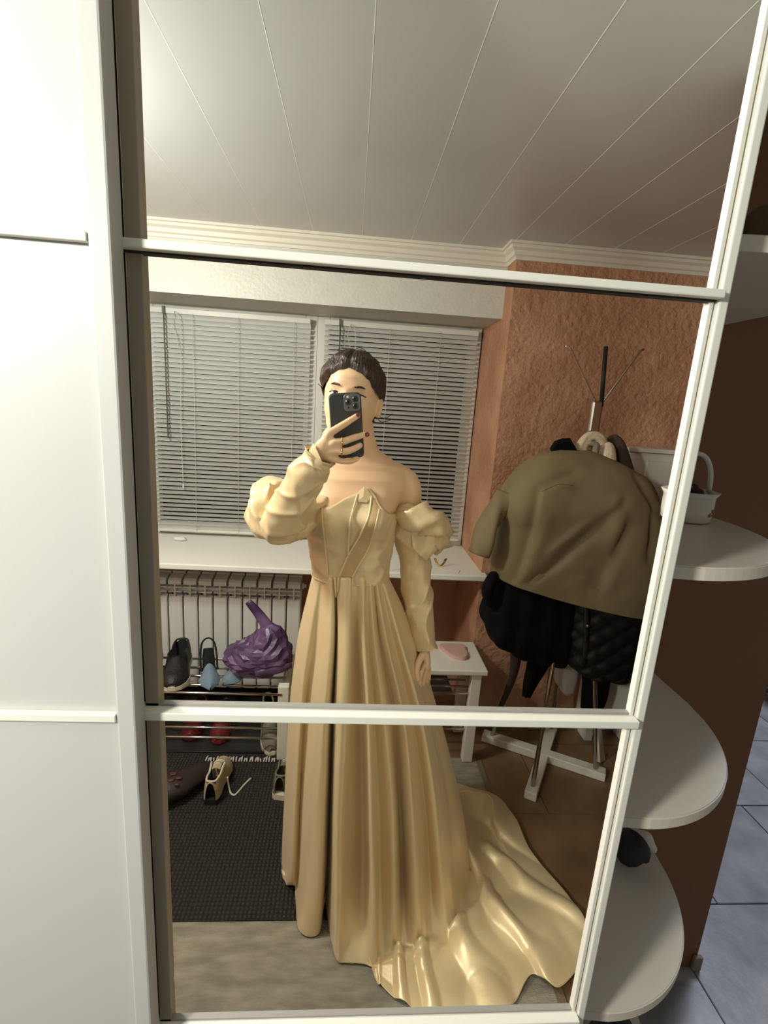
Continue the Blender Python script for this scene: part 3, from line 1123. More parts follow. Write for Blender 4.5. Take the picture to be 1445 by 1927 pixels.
b.tube([at(1146, 842, 1.85), at(1147, 858, 1.84), at(1148, 882, 1.835)], [0.022, 0.026, 0.026], 16, flat=0.5, sub=5, rnd=2, up=V((0, 1, 0)))
o = b.build('beige_hood', 'beige_cloth')
tag(o, 'small beige hood peeking out right of the mast', 'garment')
b = B()
b.tube([at(1140, 838, 1.9), at(1154, 826, 1.9), at(1166, 842, 1.885), at(1180, 888, 1.875)], [0.014, 0.018, 0.024, 0.026], 16, flat=0.6, sub=5, rnd=2, up=V((0, 1, 0)))
o = b.build('brown_hood', 'brown_cloth')
tag(o, 'dark brown hood at the right end of the hooks', 'garment')

# ------------------------------------------------------------------ white cabinet behind the stand
cb_ = thing('cabinet', 'tall narrow white cabinet behind the coat stand at the right', 'cabinet', (1.33, 2.12, 0))
B().box(1.205, 1.465, 2.075, 2.165, 0.10, 1.44, 0.003).build('carcass', 'cabinet_white', cb_)
B().box(1.285, 1.46, 2.06, 2.074, 0.52, 1.405, 0.003).build('door', 'cabinet_white', cb_)
B().box(1.21, 1.46, 2.06, 2.074, 0.13, 0.505, 0.003).build('drawer', 'cabinet_white', cb_)
B().box(1.19, 1.466, 2.055, 2.165, 1.44, 1.458, 0.003).build('top', 'cabinet_white', cb_)
B().box(1.23, 1.27, 2.08, 2.16, 0.0, 0.10, 0.003).build('leg', 'cabinet_white', cb_)
B().box(1.42, 1.46, 2.08, 2.16, 0.0, 0.10, 0.003).build('leg', 'cabinet_white', cb_)
st2 = thing('folded_stool', 'white folded stool leg standing between cabinet and coat stand foot', 'stool', (1.22, 1.98, 0))
b = B()
p0, p1 = fl(1131, 1432, 0.001), V((1.20, 2.02, 0.30))
b.bar(p0 + V((0, 0, 0.0)), p1, 0.04, 0.022, 0.003)
b.build('leg', 'white_wood', st2)

# ------------------------------------------------------------------ the woman
PX = thing('person', 'woman in a champagne satin gown holding a phone before her face', 'person', (0.02, 1.39, 0.0))
TC = [(0.80, (0.02, 1.41, 0.092, 0.078)), (0.95, (0.02, 1.415, 0.090, 0.074)), (1.03, (0.019, 1.408, 0.094, 0.078)), (1.08, (0.018, 1.40, 0.108, 0.090)), (1.14, (0.016, 1.40, 0.112, 0.090)), (1.20, (0.012, 1.40, 0.122, 0.096)), (1.26, (0.008, 1.402, 0.130, 0.102)), (1.31, (0.012, 1.408, 0.140, 0.096)), (1.36, (0.020, 1.412, 0.158, 0.082)), (1.40, (0.025, 1.415, 0.140, 0.066)), (1.425, (0.028, 1.412, 0.085, 0.056)), (1.45, (0.026, 1.405, 0.050, 0.052)), (1.50, (0.018, 1.388, 0.044, 0.048)), (1.54, (0.01, 1.375, 0.043, 0.046))]


def torso(z, th):
    """point of the trunk at height z; th = 0 faces the mirror, + to image right"""
    q = [interp(z, [(k, v[i]) for k, v in TC]) for i in range(4)]
    x = q[0] + q[2] * math.copysign(abs(sin(th)) ** 0.9, sin(th))
    y = q[1] - q[3] * math.copysign(abs(cos(th)) ** 0.9, cos(th))
    for c in (-0.50, 0.50):
        k = gs(th - c, 0.36) * gs(z - 1.268, 0.05)
        x += 0.010 * k * sin(th)
        y -= 0.044 * k
    # collar bones
    y -= 0.0025 * gs(z - 1.385 - abs(th) * 0.035, 0.009) * gs(abs(th) - 0.65, 0.25)
    return V((x, y, z))


body = B()
rows = []
zs = [0.80 + (1.54 - 0.80) * i / 60 for i in range(61)]
for z in zs:
    rows.append([torso(z, -pi + 2 * pi * k / 56) for k in range(56)])
body.grid(rows, True, None, True, True)

# head, turned a little to image left
HC = V((-0.004, 1.338, 1.585))
HR = Matrix.Rotation(radians(-9), 3, 'Z') @ Matrix.Rotation(radians(5), 3, 'Y')


def head_local(z, th):
    """z from -0.125 (chin) to 0.115 (crown); th 0 faces the mirror"""
    w = interp(z, [(-0.125, 0.012), (-0.118, 0.026), (-0.10, 0.042), (-0.07, 0.057), (-0.03, 0.067), (0.01, 0.071), (0.05, 0.069), (0.085, 0.052), (0.105, 0.031), (0.115, 0.006)])
    f = interp(z, [(-0.125, 0.068), (-0.118, 0.083), (-0.10, 0.090), (-0.06, 0.089), (-0.02, 0.088), (0.02, 0.090), (0.05, 0.089), (0.085, 0.068), (0.105, 0.040), (0.115, 0.006)])
    bk = interp(z, [(-0.125, -0.05), (-0.10, -0.02), (-0.07, 0.055), (-0.03, 0.083), (0.02, 0.096), (0.05, 0.094), (0.085, 0.072), (0.105, 0.042), (0.115, 0.006)])
    s, c = sin(th), cos(th)
    x = w * math.copysign(abs(s) ** 0.88, s)
    y = -(f * c) if c > 0 else -(bk * c)
    if z < -0.07 and c < 0:
        y = -bk * c
    if c > 0:
        ax = abs(x)
        # nose, brow, sockets, lips, chin
        nose = gs(x, 0.012) * interp(z, [(-0.052, 0.0), (-0.044, 0.020), (-0.036, 0.024), (-0.01, 0.012), (0.016, 0.004), (0.03, 0.0)])
        nose += gs(ax - 0.012, 0.007) * 0.007 * gs(z + 0.042, 0.009)
        brow = 0.004 * gs(ax - 0.03, 0.02) * gs(z - 0.030, 0.009)
        sock = -0.009 * gs(ax - 0.031, 0.015) * gs(z - 0.008, 0.011)
        chk = 0.004 * gs(ax - 0.045, 0.018) * gs(z + 0.03, 0.022)
        lip = 0.006 * gs(x, 0.022) * (gs(z + 0.070, 0.005) + 1.1 * gs(z + 0.081, 0.005)) - 0.003 * gs(x, 0.02) * gs(z + 0.0755, 0.0022)
        chn = 0.005 * gs(x, 0.02) * gs(z + 0.108, 0.012)
        y -= nose + brow + sock + chk + lip + chn
    return V((x, y, z))


def head_pt(z, th, off=0.0):
    p = head_local(z, th)
    if off:
        c = V((0, 0.0, 0.01))
        p = p + (p - c).normalized() * off
    return HC + HR @ p


rows = []
for i in range(57):
    z = -0.125 + 0.24 * i / 56
    rows.append([head_pt(z, -pi + 2 * pi * k / 72) for k in range(72)])
body.grid(rows, True, None, True, True)
for s in (-1, 1):                                        # ears
    c = HC + HR @ V((0.0745 if s > 0 else -0.067, 0.010 if s > 0 else 0.03, -0.014))
    rot = HR @ Matrix.Rotation(s * 0.35, 3, 'Z') @ Matrix.Rotation(0.15, 3, 'X')
    body.blob(c, (0.009, 0.017, 0.031), 16, 12, lambda d: -0.12 * gs(d.y, 0.3), rot)


# arms
S_R, E_R, W_R = V((0.162, 1.415, 1.352)), at(781, 1082, 1.425), at(800, 1216, 1.37)
body.tube([V((0.09, 1.415, 1.372)), S_R + V((0.0, 0, 0.004)), S_R.lerp(E_R, 0.3), S_R.lerp(E_R, 0.7), E_R, E_R.lerp(W_R, 0.3), E_R.lerp(W_R, 0.7), W_R], [0.036, 0.042, 0.040, 0.036, 0.032, 0.034, 0.027, 0.021], 18, sub=5, rnd=3)
S_L, E_L, W_L = V((-0.112, 1.405, 1.365)), at(516, 982, 1.285), at(600, 856, 1.155)
body.tube([V((-0.05, 1.415, 1.375)), S_L, S_L.lerp(E_L, 0.35), S_L.lerp(E_L, 0.7), E_L, E_L.lerp(W_L, 0.3), E_L.lerp(W_L, 0.7), W_L], [0.034, 0.042, 0.038, 0.034, 0.031, 0.033, 0.026, 0.021], 18, sub=5, rnd=3)
# legs under the gown
for s in (-1, 1):
    body.tube([V((0.02 + s * 0.045, 1.42, 0.90)), V((0.02 + s * 0.055, 1.42, 0.70)), V((0.02 + s * 0.06, 1.40, 0.48)), V((0.02 + s * 0.07, 1.41, 0.28)), V((0.02 + s * 0.07, 1.42, 0.10))], [0.066, 0.066, 0.050, 0.045, 0.033], 16, sub=4, rnd=2)
    body.tube([V((0.02 + s * 0.07, 1.43, 0.06)), V((0.02 + s * 0.07, 1.38, 0.045)), V((0.02 + s * 0.08, 1.31, 0.03))], [0.03, 0.03, 0.02], 12, sub=4, rnd=3)


def finger(pts, r0, r1):
    P_ = [V(p) for p in pts]
    n_ = len(P_)
    body.tube(P_, [r0 + (r1 - r0) * i / (n_ - 1) for i in range(n_)], 12, sub=5, rnd=3)


# hand on the phone (back of the hand to the mirror)
YH = 1.135
mc = [at(620, 815, YH), at(629, 833, YH - 0.004), at(631, 848, YH - 0.002), at(627, 863, YH + 0.004)]
wr = at(601, 854, 1.15)
for m_ in mc:
    body.tube([wr, wr.lerp(m_, 0.5), m_], [0.017, 0.0125, 0.0105], 12, sub=4, rnd=2)
body.tube([wr, at(612, 840, YH + 0.004), at(620, 838, YH + 0.004)], [0.020, 0.022, 0.016], 16, sub=4, rnd=3, flat=0.6, up=V((0, 1, 0)))
tipI, tipM, tipR, tipP = at(673, 782, 1.147), at(687, 818, 1.150), at(678, 838, 1.144), at(672, 863, 1.150)
finger([mc[0], at(640, 803, YH + 0.004), at(659, 791, YH + 0.007), tipI], 0.0098, 0.0070)
finger([mc[1], at(648, 830, YH - 0.002), at(668, 823, YH + 0.006), tipM], 0.0098, 0.0072)
finger([mc[2], at(649, 850, YH - 0.006), at(667, 844, YH - 0.001), tipR], 0.0095, 0.0072)
finger([mc[3], at(645, 868, YH + 0.006), at(660, 868, YH + 0.010), tipP], 0.0088, 0.0068)
# thumb goes round the left edge of the phone to the screen side
finger([at(606, 846, 1.155), at(612, 828, 1.172), at(618, 812, 1.186), at(636, 800, 1.188)], 0.0125, 0.0085)

# hanging hand
ph = at(801, 1246, 1.365)
dn = (ph - W_R).normalized()
body.tube([W_R, W_R.lerp(ph, 0.6), ph], [0.020, 0.026, 0.028], 16, sub=4, rnd=3, flat=0.55, up=V((1, 0, 0)))
for (px, py, Y), (qx, qy, QY), (tx, ty, TY), r in (((795, 1258, 1.335), (790, 1278, 1.322), (790, 1293, 1.328), 0.0085), ((800, 1262, 1.350), (796, 1284, 1.342), (794, 1302, 1.350), 0.0088), ((804, 1261, 1.368), (802, 1283, 1.364), (799, 1299, 1.372), 0.0086), ((807, 1258, 1.386), (807, 1275, 1.386), (805, 1289, 1.392), 0.0078)):
    k0 = at(px, py, Y)
    finger([ph.lerp(k0, 0.4), k0, at(qx, qy, QY), at(tx, ty, TY)], r, r * 0.78)
finger([W_R.lerp(ph, 0.3) + V((-0.008, -0.015, 0)), at(788, 1246, 1.33), at(784, 1264, 1.316), at(786, 1278, 1.31)], 0.0115, 0.0078)

bo = body.build('body', 'skin', PX, smooth=True)
rm = bo.modifiers.new('remesh', 'REMESH')
rm.mode = 'VOXEL'
rm.voxel_size = 0.0036
rm.use_smooth_shade = True
sm_ = bo.modifiers.new('smooth', 'SMOOTH')
sm_.factor = 0.5
sm_.iterations = 4


# nails and rings
def nail(tip, prev, out, r=0.0052, L=0.011):
    d = (tip - prev).normalized()
    o_ = V(out).normalized()
    o_ = (o_ - d * o_.dot(d)).normalized()
    s_ = d.cross(o_)
    c = tip + o_ * 0.0052 + d * 0.001
    b_ = B()
    rows = []
    for i in range(7):
        t = -1 + 2 * i / 6
        w = r * sqrt(max(0.05, 1 - (t * 0.92) ** 4))
        rows.append([c + d * (t * L / 2) + s_ * (w * u) + o_ * (0.0022 * (1 - u * u) - 0.0012 * (t > 0.5)) for u in (-1, -0.5, 0, 0.5, 1)])
    b_.grid(rows)
    b_.build('fingernail', 'nail', PX)


nail(tipI, at(659, 791, YH + 0.007), (0.1, -1, 0.35))
nail(tipM + V((0.002, 0, 0)), at(668, 823, YH + 0.006), (0.5, -1, 0.2))


def ring(a, b_, t, r):
    c = a.lerp(b_, t)
    d = (b_ - a).normalized()
    x = d.cross(V((0, 0, 1))).normalized()
    y = d.cross(x)
    rr = B()
    pts = [c + x * (r * cos(2 * pi * k / 24)) + y * (r * sin(2 * pi * k / 24)) for k in range(25)]
    rr.tube(pts, 0.0014, 6)
    rr.build('ring', 'gold', PX)


ring(mc[1], at(648, 830, YH - 0.002), 0.75, 0.0102)
ring(mc[2], at(649, 850, YH - 0.006), 0.75, 0.0098)

# face details
for s in (-1, 1):
    e = B()
    ec = HC + HR @ V((s * 0.031, -0.071, 0.006))
    e.blob(ec, (0.0118, 0.0105, 0.0105), 18, 14)
    eo = e.build('eye', 'eye_white', PX)
    i_ = B().blob(ec + HR @ V((0, -0.0075, -0.0005)), (0.0055, 0.0042, 0.0055), 14, 10)
    i_.build('iris', 'iris', eo)
    lid = B()
    lid.tube([HC + HR @ V((s * (0.031 + dx), -0.0825 + abs(dx) * 0.5 + max(0, dx) * 0.25, 0.0125 - abs(dx) * 0.28)) for dx in (-0.014, -0.008, 0, 0.008, 0.016)], [0.001, 0.0018, 0.002, 0.002, 0.001], 6, sub=3)
    lid.build('eyelash', 'hair', PX)
    br = B()
    br.tube([HC + HR @ (head_local(0.030 - abs(k - 2) * 0.0012, s * (0.22 + 0.10 * k)) + V((0, -0.001, 0))) for k in range(5)], [0.002, 0.0034, 0.0034, 0.0028, 0.001], 8, sub=3, flat=0.8)
    br.build('eyebrow', 'hair', PX)
lp = B()
for zz, w in ((-0.070, 0.0045), (-0.081, 0.0055)):
    lp.tube([HC + HR @ (head_local(zz, th) + V((0, 0.0022, 0))) for th in (-0.26, -0.13, 0, 0.13, 0.26)], [0.001, w * 0.75, w, w * 0.75, 0.001], 8, sub=3, flat=0.8)
lp.build('lips', 'lips', PX)

# hair: centre parting, combed back over the ears into a low knot
hb = B()
rows = []
NA = 220
for k in range(NA + 1):
    th = -pi + 2 * pi * k / NA
    # hairline height around the head
    zl = interp(abs(th), [(0.0, 0.070), (0.35, 0.064), (0.7, 0.050), (0.95, 0.030), (1.15, 0.018), (1.45, 0.012), (1.75, -0.02), (2.0, -0.055), (2.5, -0.075), (pi, -0.080)])
    row = []
    M_ = 26
    for i in range(M_ + 1):
        t = i / M_
        z = zl + (0.1145 - zl) * t
        off = 0.010 * min(1, t * 5 + 0.12) + 0.005 * sin(min(1, t) * pi)
        off += 0.0011 * sin(th * 60 + z * 60 + 3 * nz((th * 2, z * 20, 0), 1)) * min(1, t * 4) * (1 - 0.6 * t)
        off += 0.0025 * nz((th * 4, z * 12, 3), 1)
        x_ = head_local(z, th).x
        y_ = head_local(z, th).y
        off -= 0.005 * gs(x_ + 0.004, 0.0045) * (1 if y_ < 0.03 else 0)
        off += 0.006 * gs(abs(th) - 1.25, 0.35) * gs(z - 0.03, 0.05)
        row.append(head_pt(z, th, off))
    rows.append(row)
hb.grid(rows)
ho = hb.build('hair', 'hair', PX)
kb = B()
kb.blob(HC + HR @ V((0.01, 0.105, -0.06)), (0.045, 0.035, 0.04), 24, 16, lambda d: 0.08 * sin(d.x * 14 + d.z * 10))
kb.build('hair_knot', 'hair', PX)
sb = B()
for s, pts in ((1, [(712, 775), (716, 785), (728, 786), (738, 778)]), (1, [(708, 780), (714, 792), (724, 794), (735, 790)]), (-1, [(612, 748), (607, 738), (604, 728), (598, 722)]), (-1, [(640, 664), (636, 658), (645, 655), (655, 657)]), (1, [(668, 658), (676, 654), (684, 657), (690, 663)])):
    sb.tube([at(px, py, 1.35) for px, py in pts], [0.0008, 0.0008, 0.0007, 0.0004], 5, sub=5)
sb.build('loose_strands', 'hair', PX, kind='stuff')

# ---- bodice
top_img = [(560, 953), (585, 949), (602, 953), (624, 950), (636, 944), (648, 936), (668, 927), (684, 919), (699, 932), (712, 953), (728, 966), (742, 973), (760, 975)]
top_tab = [(at(px, py, 1.305).x, at(px, py, 1.305).z) for px, py in top_img]


def bod_top(th):
    if abs(th) > 1.45:
        return 1.262 - 0.02 * min(1, (abs(th) - 1.45))
    x = torso(1.27, th).x
    return lerp_tab(x, top_tab)


bd = B()
NB, NZ = 130, 40
rows = []
for i in range(NZ + 1):
    row = []
    for k in range(NB):
        th = -pi + 2 * pi * k / NB
        z = 1.052 + (bod_top(th) - 1.052) * i / NZ
        p = torso(z, th)
        d = V((sin(th), -cos(th), 0))
        # the cups stand a little off the skin; soft drag creases at the waist
        off = 0.006 + 0.003 * (i / NZ)
        off += 0.0042 * (1 - abs(sin(z * 52 + th * 2.2 + 2.2 * nz((th * 2, z * 14, 1), 1)))) ** 1.6 * gs(z - 1.14, 0.07)
        off += 0.004 * (1 - abs(sin(z * 38 - th * 5 + 1.5 * nz((th * 2, z * 9, 5), 1)))) ** 1.6 * gs(th - 0.75, 0.45)
        off += 0.0015 * nz((p.x * 40, p.y * 40, p.z * 30), 1)
        row.append(p + d * off)
    rows.append(row)
inn = []
for k in range(NB):
    th = -pi + 2 * pi * k / NB
    inn.append(torso(bod_top(th) - 0.004, th) + V((sin(th), -cos(th), 0)) * 0.003)
rows.append(inn)
bd.grid(rows, True)
bodice = bd.build('bodice', 'satin', PX)


def on_bodice(px, py, off):
    Y = 1.30
    for _ in range(8):
        p = at(px, py, Y)
        best = None
        lo, hi = -1.5, 1.5
        for _k in range(40):
            m1 = (lo + hi) / 2
            if torso(p.z, m1).x < p.x:
                lo = m1
            else:
                hi = m1
        th = (lo + hi) / 2
        q = torso(p.z, th)
        Y = q.y - off * cos(th)
    return at(px, py, Y)


l1 = [(606, 954), (607, 985), (612, 1030), (615, 1060), (616, 1081)]
l2 = [(673, 930), (664, 960), (658, 988), (656, 1020), (655, 1045)]
l3 = [(699, 934), (694, 970), (682, 999), (668, 1024), (657, 1042), (647, 1064), (639, 1084)]
l4 = [(714, 958), (708, 985), (699, 1016), (688, 1042), (674, 1066), (663, 1086)]
l5 = [(705, 938), (700, 972), (689, 1000), (675, 1026), (664, 1044), (653, 1066), (645, 1085)]
l6 = [(729, 1078), (731, 1050), (738, 1013), (741, 978)]
l7 = [(594, 1078), (591, 1052), (583, 1018), (576, 975)]
def img_path(pts, sub):
    q = smooth_path([V((a, b_, 0)) for a, b_ in pts], [1] * len(pts), sub)[0]
    return [(p.x, p.y) for p in q]


for ln_ in (l1, l2, l3, l4, l6, l7):
    tb_ = B().tube([on_bodice(px, py, 0.0135) for px, py in img_path(ln_, 5)], 0.0026, 8)
    tb_.build('boning', 'satin_pipe', bodice)
rows = []
a_, b_ = img_path(l3, 4), img_path(l4, 4)
for i in range(25):
    u0, v0 = a_[int(i * (len(a_) - 1) / 24)]
    u1, v1 = b_[int(i * (len(b_) - 1) / 24)]
    rows.append([on_bodice(u0 + (u1 - u0) * u / 6, v0 + (v1 - v0) * u / 6, 0.0132) for u in range(7)])
B().grid(rows).build('sheer_panel', 'sheer', bodice, label='sheer tan mesh panel')
# turned-up point of the neckline
cp_ = B()
pk = [on_bodice(px, py, 0.012) for px, py in ((668, 930), (686, 915), (700, 934), (690, 946), (672, 944))]
c0 = sum(pk, V()) / 5 + V((0, -0.006, 0.0))
for i in range(5):
    cp_.face([pk[i], pk[(i + 1) % 5], c0])
cp_.build('neckline_point', 'satin', bodice, smooth=True)

# ---- sleeves
def wr1(t, a, q):
    r = (1 - abs(sin(t * 8 + a * 1.0 + 1.8 * nz(q, 9)))) ** 1.5
    r2 = (1 - abs(sin(t * 15 - a * 1.5 + 2.4 * nz(q, 11) + 2))) ** 2
    return 0.0065 * r + 0.0055 * r2 + 0.003 * nz(q, 34)


sl = B()
U0 = at(768, 966, 1.415)
sl.tube([U0 + V((0, 0, 0.004)), U0, at(771, 985, 1.415), at(774, 1010, 1.42), at(778, 1050, 1.425), at(784, 1095, 1.42), at(789, 1140, 1.405), at(795, 1180, 1.385), at(800, 1213, 1.372), at(801, 1222, 1.368)], [0.042, 0.046, 0.050, 0.047, 0.043, 0.041, 0.038, 0.035, 0.031, 0.029], 56, sub=14, caps=False, disp=wr1)
slv = sl.build('sleeve', 'satin', PX)
pf = B()
pc = at(793, 990, 1.40)


def puff(d):
    return 0.20 * abs(nz((d.x, d.y, d.z + 5), 2.2)) + 0.10 * sin(d.z * 8 + d.x * 5) * 0.6


pf.tube([at(752, 972, 1.375), at(775, 975, 1.352), at(800, 976, 1.352), at(820, 990, 1.372), at(828, 1012, 1.395), at(815, 1028, 1.42)], [0.018, 0.031, 0.036, 0.034, 0.028, 0.016], 26, sub=6, rnd=3, disp=lambda t, a, q: 0.016 * (1 - abs(sin(a * 2 + t * 8 + 2.5 * nz(q, 10)))) ** 1.5 + 0.008 * nz(q, 26))
pf.tube([at(756, 975, 1.44), at(785, 985, 1.46), at(815, 1000, 1.44), at(826, 1018, 1.41)], [0.025, 0.033, 0.030, 0.018], 20, sub=5, rnd=3, disp=lambda t, a, q: 0.012 * (1 - abs(sin(a * 2 + t * 8 + 2.5 * nz(q, 10)))) ** 1.5 + 0.008 * nz(q, 26))
pf.build('sleeve_puff', 'satin', slv)
fp = B()                                                  # flap hanging under the puff
rows = []
for i in range(9):
    t = i / 8
    a = at(772 + 6 * t, 998 + 34 * t, 1.366 - 0.006 * t)
    c = at(836 - 34 * t * t, 1000 + 55 * t, 1.372)
    rows.append([a.lerp(c, u / 10) + V((0, -0.014 * sin(pi * u / 10) * (1 - t * 0.4) + 0.006 * nz((t * 3, u * 0.3, 2), 1), 0)) for u in range(11)])
fp.grid(rows)
fp.build('sleeve_flap', 'satin', slv)

sl2 = B()
E2 = at(536, 985, 1.235)
sl2.tube([at(520, 992, 1.262), at(540, 972, 1.225), at(555, 940, 1.20), at(572, 906, 1.18), at(588, 880, 1.165), at(600, 862, 1.155), at(603, 857, 1.153)], [0.048, 0.050, 0.047, 0.042, 0.037, 0.032, 0.033], 56, sub=16, caps=False, disp=wr1)
slv2 = sl2.build('sleeve', 'satin', PX)
pf2 = B()
pf2.tube([at(600, 950, 1.33), at(566, 968, 1.29), at(534, 985, 1.275), at(508, 980, 1.29), at(497, 955, 1.32), at(512, 925, 1.345), at(545, 918, 1.36)], [0.030, 0.044, 0.050, 0.046, 0.040, 0.034, 0.022], 32, sub=7, rnd=4, disp=lambda t, a, q: 0.015 * (1 - abs(sin(a * 2 + t * 8 + 2.5 * nz(q, 10)))) ** 1.5 + 0.008 * nz(q, 26))
pf2.tube([at(506, 918, 1.30), at(492, 945, 1.275), at(488, 975, 1.255), at(506, 1000, 1.245), at(535, 1005, 1.25), at(562, 995, 1.27)], [0.012, 0.022, 0.024, 0.022, 0.024, 0.014], 22, sub=6, rnd=4, disp=lambda t, a, q: 0.010 * (1 - abs(sin(a * 2 + t * 8 + 2.5 * nz(q, 10)))) ** 1.5 + 0.006 * nz(q, 26))
pf2.build('sleeve_puff', 'satin', slv2)
cuf = B()
cuf.grid([[at(590, 834, 1.135), at(603, 862, 1.112), at(612, 888, 1.125), at(621, 891, 1.135)], [at(580, 850, 1.14), at(592, 876, 1.118), at(603, 899, 1.13), at(606, 901, 1.14)], [at(570, 866, 1.15), at(581, 890, 1.13), at(592, 912, 1.14), at(595, 915, 1.15)]])
cuf.build('pointed_cuff', 'satin', slv2)

# ---- skirt with train
LV = [1085, 1200, 1340, 1500, 1650]
# front lines: x at the levels above, then (x, y) where the cloth meets the floor, ridge (+) or valley (-), train tip
FL = [
    ((588, 562, 545, 538, 531), (531, 1642), 0.0, None),
    ((600, 580, 565, 555, 547), (546, 1660), 0.30, None),
    ((608, 596, 577, 567, 562), (556, 1670), -0.7, None),
    ((620, 615, 600, 584, 571), (563, 1745), 0.9, None),
    ((626, 627, 618, 611, 605), (600, 1752), 0.8, None),
    ((632, 633, 626, 621, 615), (610, 1690), -1.8, None),
    ((637, 638, 633, 628, 626), (624, 1765), 0.6, None),
    ((655, 655, 649, 641, 637), (634, 1803), 1.2, None),
    ((663, 663, 661, 657, 656), (651, 1804), 0.1, None),
    ((672, 673, 680, 684, 686), (684, 1806), -0.7, None),
    ((684, 685, 694, 698, 702), (704, 1812), 1.1, (706, 1842)),
    ((690, 693, 703, 709, 713), (716, 1803), -0.4, (718, 1856)),
    ((696, 705, 722, 735, 742), (740, 1795), 0.2, (742, 1880)),
    ((702, 715, 742, 752, 758), (762, 1795), -1.0, (775, 1898)),
    ((707, 727, 758, 772, 780), (785, 1785), 0.8, (805, 1910)),
    ((713, 739, 772, 795, 806), (815, 1772), -0.6, (850, 1921)),
    ((719, 752, 790, 815, 830), (845, 1750), 0.6, (905, 1918)),
    ((724, 767, 808, 842, 860), (875, 1722), -0.1, (962, 1896)),
    ((729, 782, 824, 866, 888), (902, 1690), 0.0, (1000, 1838)),
]
yf = [1.305, 1.275, 1.245, 1.215, 1.185]
CEN = V((0.02, 1.40, 0))
lines = []
nF = len(FL)
for i, (xs, hem, rv, tip) in enumerate(FL):
    u = i / (nF - 1)
    side = 1.40
    pts = []
    for j, (x, y) in enumerate(zip(xs, LV)):
        fr_ = (x - FL[0][0][j]) / (FL[-1][0][j] - FL[0][0][j])
        k = sqrt(max(0.0, 1 - (2 * fr_ - 1) ** 2))
        base = side + (yf[j] - side) * k
        amp = (0.005, 0.020, 0.034, 0.042, 0.046)[j]
        p = at(x, y, base - amp * rv)
        pts.append(p)
    h = fl(hem[0], hem[1], 0.022)
    pts.append(h)
    if tip is None:
        c = CEN + V((0, 0, 0.03))
        pts += [h.lerp(c, 0.05) + V((0, 0, 0.012)), h.lerp(c, 0.18) + V((0, 0, 0.03)), h.lerp(c, 0.3) + V((0, 0, 0.04))]
    else:
        tpt = fl(tip[0], tip[1], 0.014)
        pts += [h.lerp(tpt, 0.30), h.lerp(tpt, 0.68), tpt]
    lines.append(pts)


def back_line(ang, rw, rm, rf, hem=None, tip=None, zf=0.016):
    d = V((sin(ang), -cos(ang), 0))
    pts = []
    zz = [1.078, 0.90, 0.66, 0.42, 0.20]
    rr = [rw, rw + (rm - rw) * 0.55, rm, rm + (rf - rm) * 0.5, rf * 0.95]
    for z, r in zip(zz, rr):
        pts.append(CEN + V((d.x * r * 1.1, d.y * r * 0.95, z)))
    h = V((hem.x, hem.y, 0.02)) if hem is not None else CEN + d * rf + V((0, 0, 0.018))
    pts.append(h)
    t_ = V((tip.x, tip.y, zf)) if tip is not None else h + d * 0.02
    pts += [h.lerp(t_, 0.33), h.lerp(t_, 0.68), t_]
    return pts


F = lambda px, py: fl(px, py, 0)
lines += [
    back_line(1.95, 0.10, 0.23, 0.36, F(915, 1660), F(1050, 1873)),
    back_line(2.15, 0.098, 0.22, 0.36, F(918, 1630), F(1104, 1783)),
    back_line(2.35, 0.096, 0.22, 0.36, F(912, 1590), F(1070, 1700)),
    back_line(2.55, 0.094, 0.22, 0.35, F(900, 1550), F(1000, 1618)),
    back_line(2.80, 0.092, 0.21, 0.33, F(888, 1510), F(930, 1508)),
    back_line(3.15, 0.09, 0.20, 0.30, V((0.15, 1.70, 0)), V((0.30, 1.80, 0))),
    back_line(3.60, 0.092, 0.16, 0.22, None, None),
    back_line(4.05, 0.092, 0.135, 0.165, None, None),
    back_line(4.40, 0.092, 0.12, 0.14, None, None),
]
NLn = len(lines)
SU, SVN = 12, 10
cols = []
for i in range(NLn):
    A, Bq, C, E_ = (lines[(i + k) % NLn] for k in (-1, 0, 1, 2))
    for s in range(SU):
        t = s / SU
        cols.append([cr(A[j], Bq[j], C[j], E_[j], t) for j in range(len(A))])
rows = []
nl = len(lines[0])
NC = len(cols)
for j in range(nl - 1):
    for s in range(SVN):
        t = s / SVN
        rows.append([cr(c[max(j - 1, 0)], c[j], c[j + 1], c[min(j + 2, nl - 1)], t) for c in cols])
rows.append([c[-1] for c in cols])
NR = len(rows)
for r in range(NR):
    lv = r / SVN
    for k in range(NC):
        p = rows[r][k]
        if lv < 5:                                        # fine vertical drape on the hanging part
            d = V((p.x - CEN.x, p.y - CEN.y, 0))
            d.normalize()
            am = min(1, lv / 1.5)
            p = p + d * (am * (0.005 * nz((k * 0.16, lv * 0.45, 0), 1) + 0.002 * nz((k * 0.5, lv * 1.1, 4), 1)))
        else:                                             # crumples of the cloth lying on the floor
            e = (lv - 5) / 3
            i_ln = k / SU
            if 10 <= i_ln <= 25:
                w = min(1, (i_ln - 10) / 2) * min(1, (25 - i_ln) / 1.0)
                fold = abs(nz((p.x * 7 + 3, p.y * 7, 0.3), 1)) ** 0.8
                crease = 0.030 * max(0, sin(i_ln * 2 * pi * 0.5 + 2.0 * nz((p.x * 5, p.y * 5, 1), 1))) * (1 - 0.55 * e)
                p = p + V((0, 0, w * (0.030 * fold * (1 - 0.5 * e) + crease)))
        p.z = max(p.z, 0.0145)
        rows[r][k] = p
sk = B()
sk.grid(rows, True)
so_ = sk.build('skirt', 'satin', PX)
sd = so_.modifiers.new('thickness', 'SOLIDIFY')
sd.thickness = 0.0015
sd.offset = 1
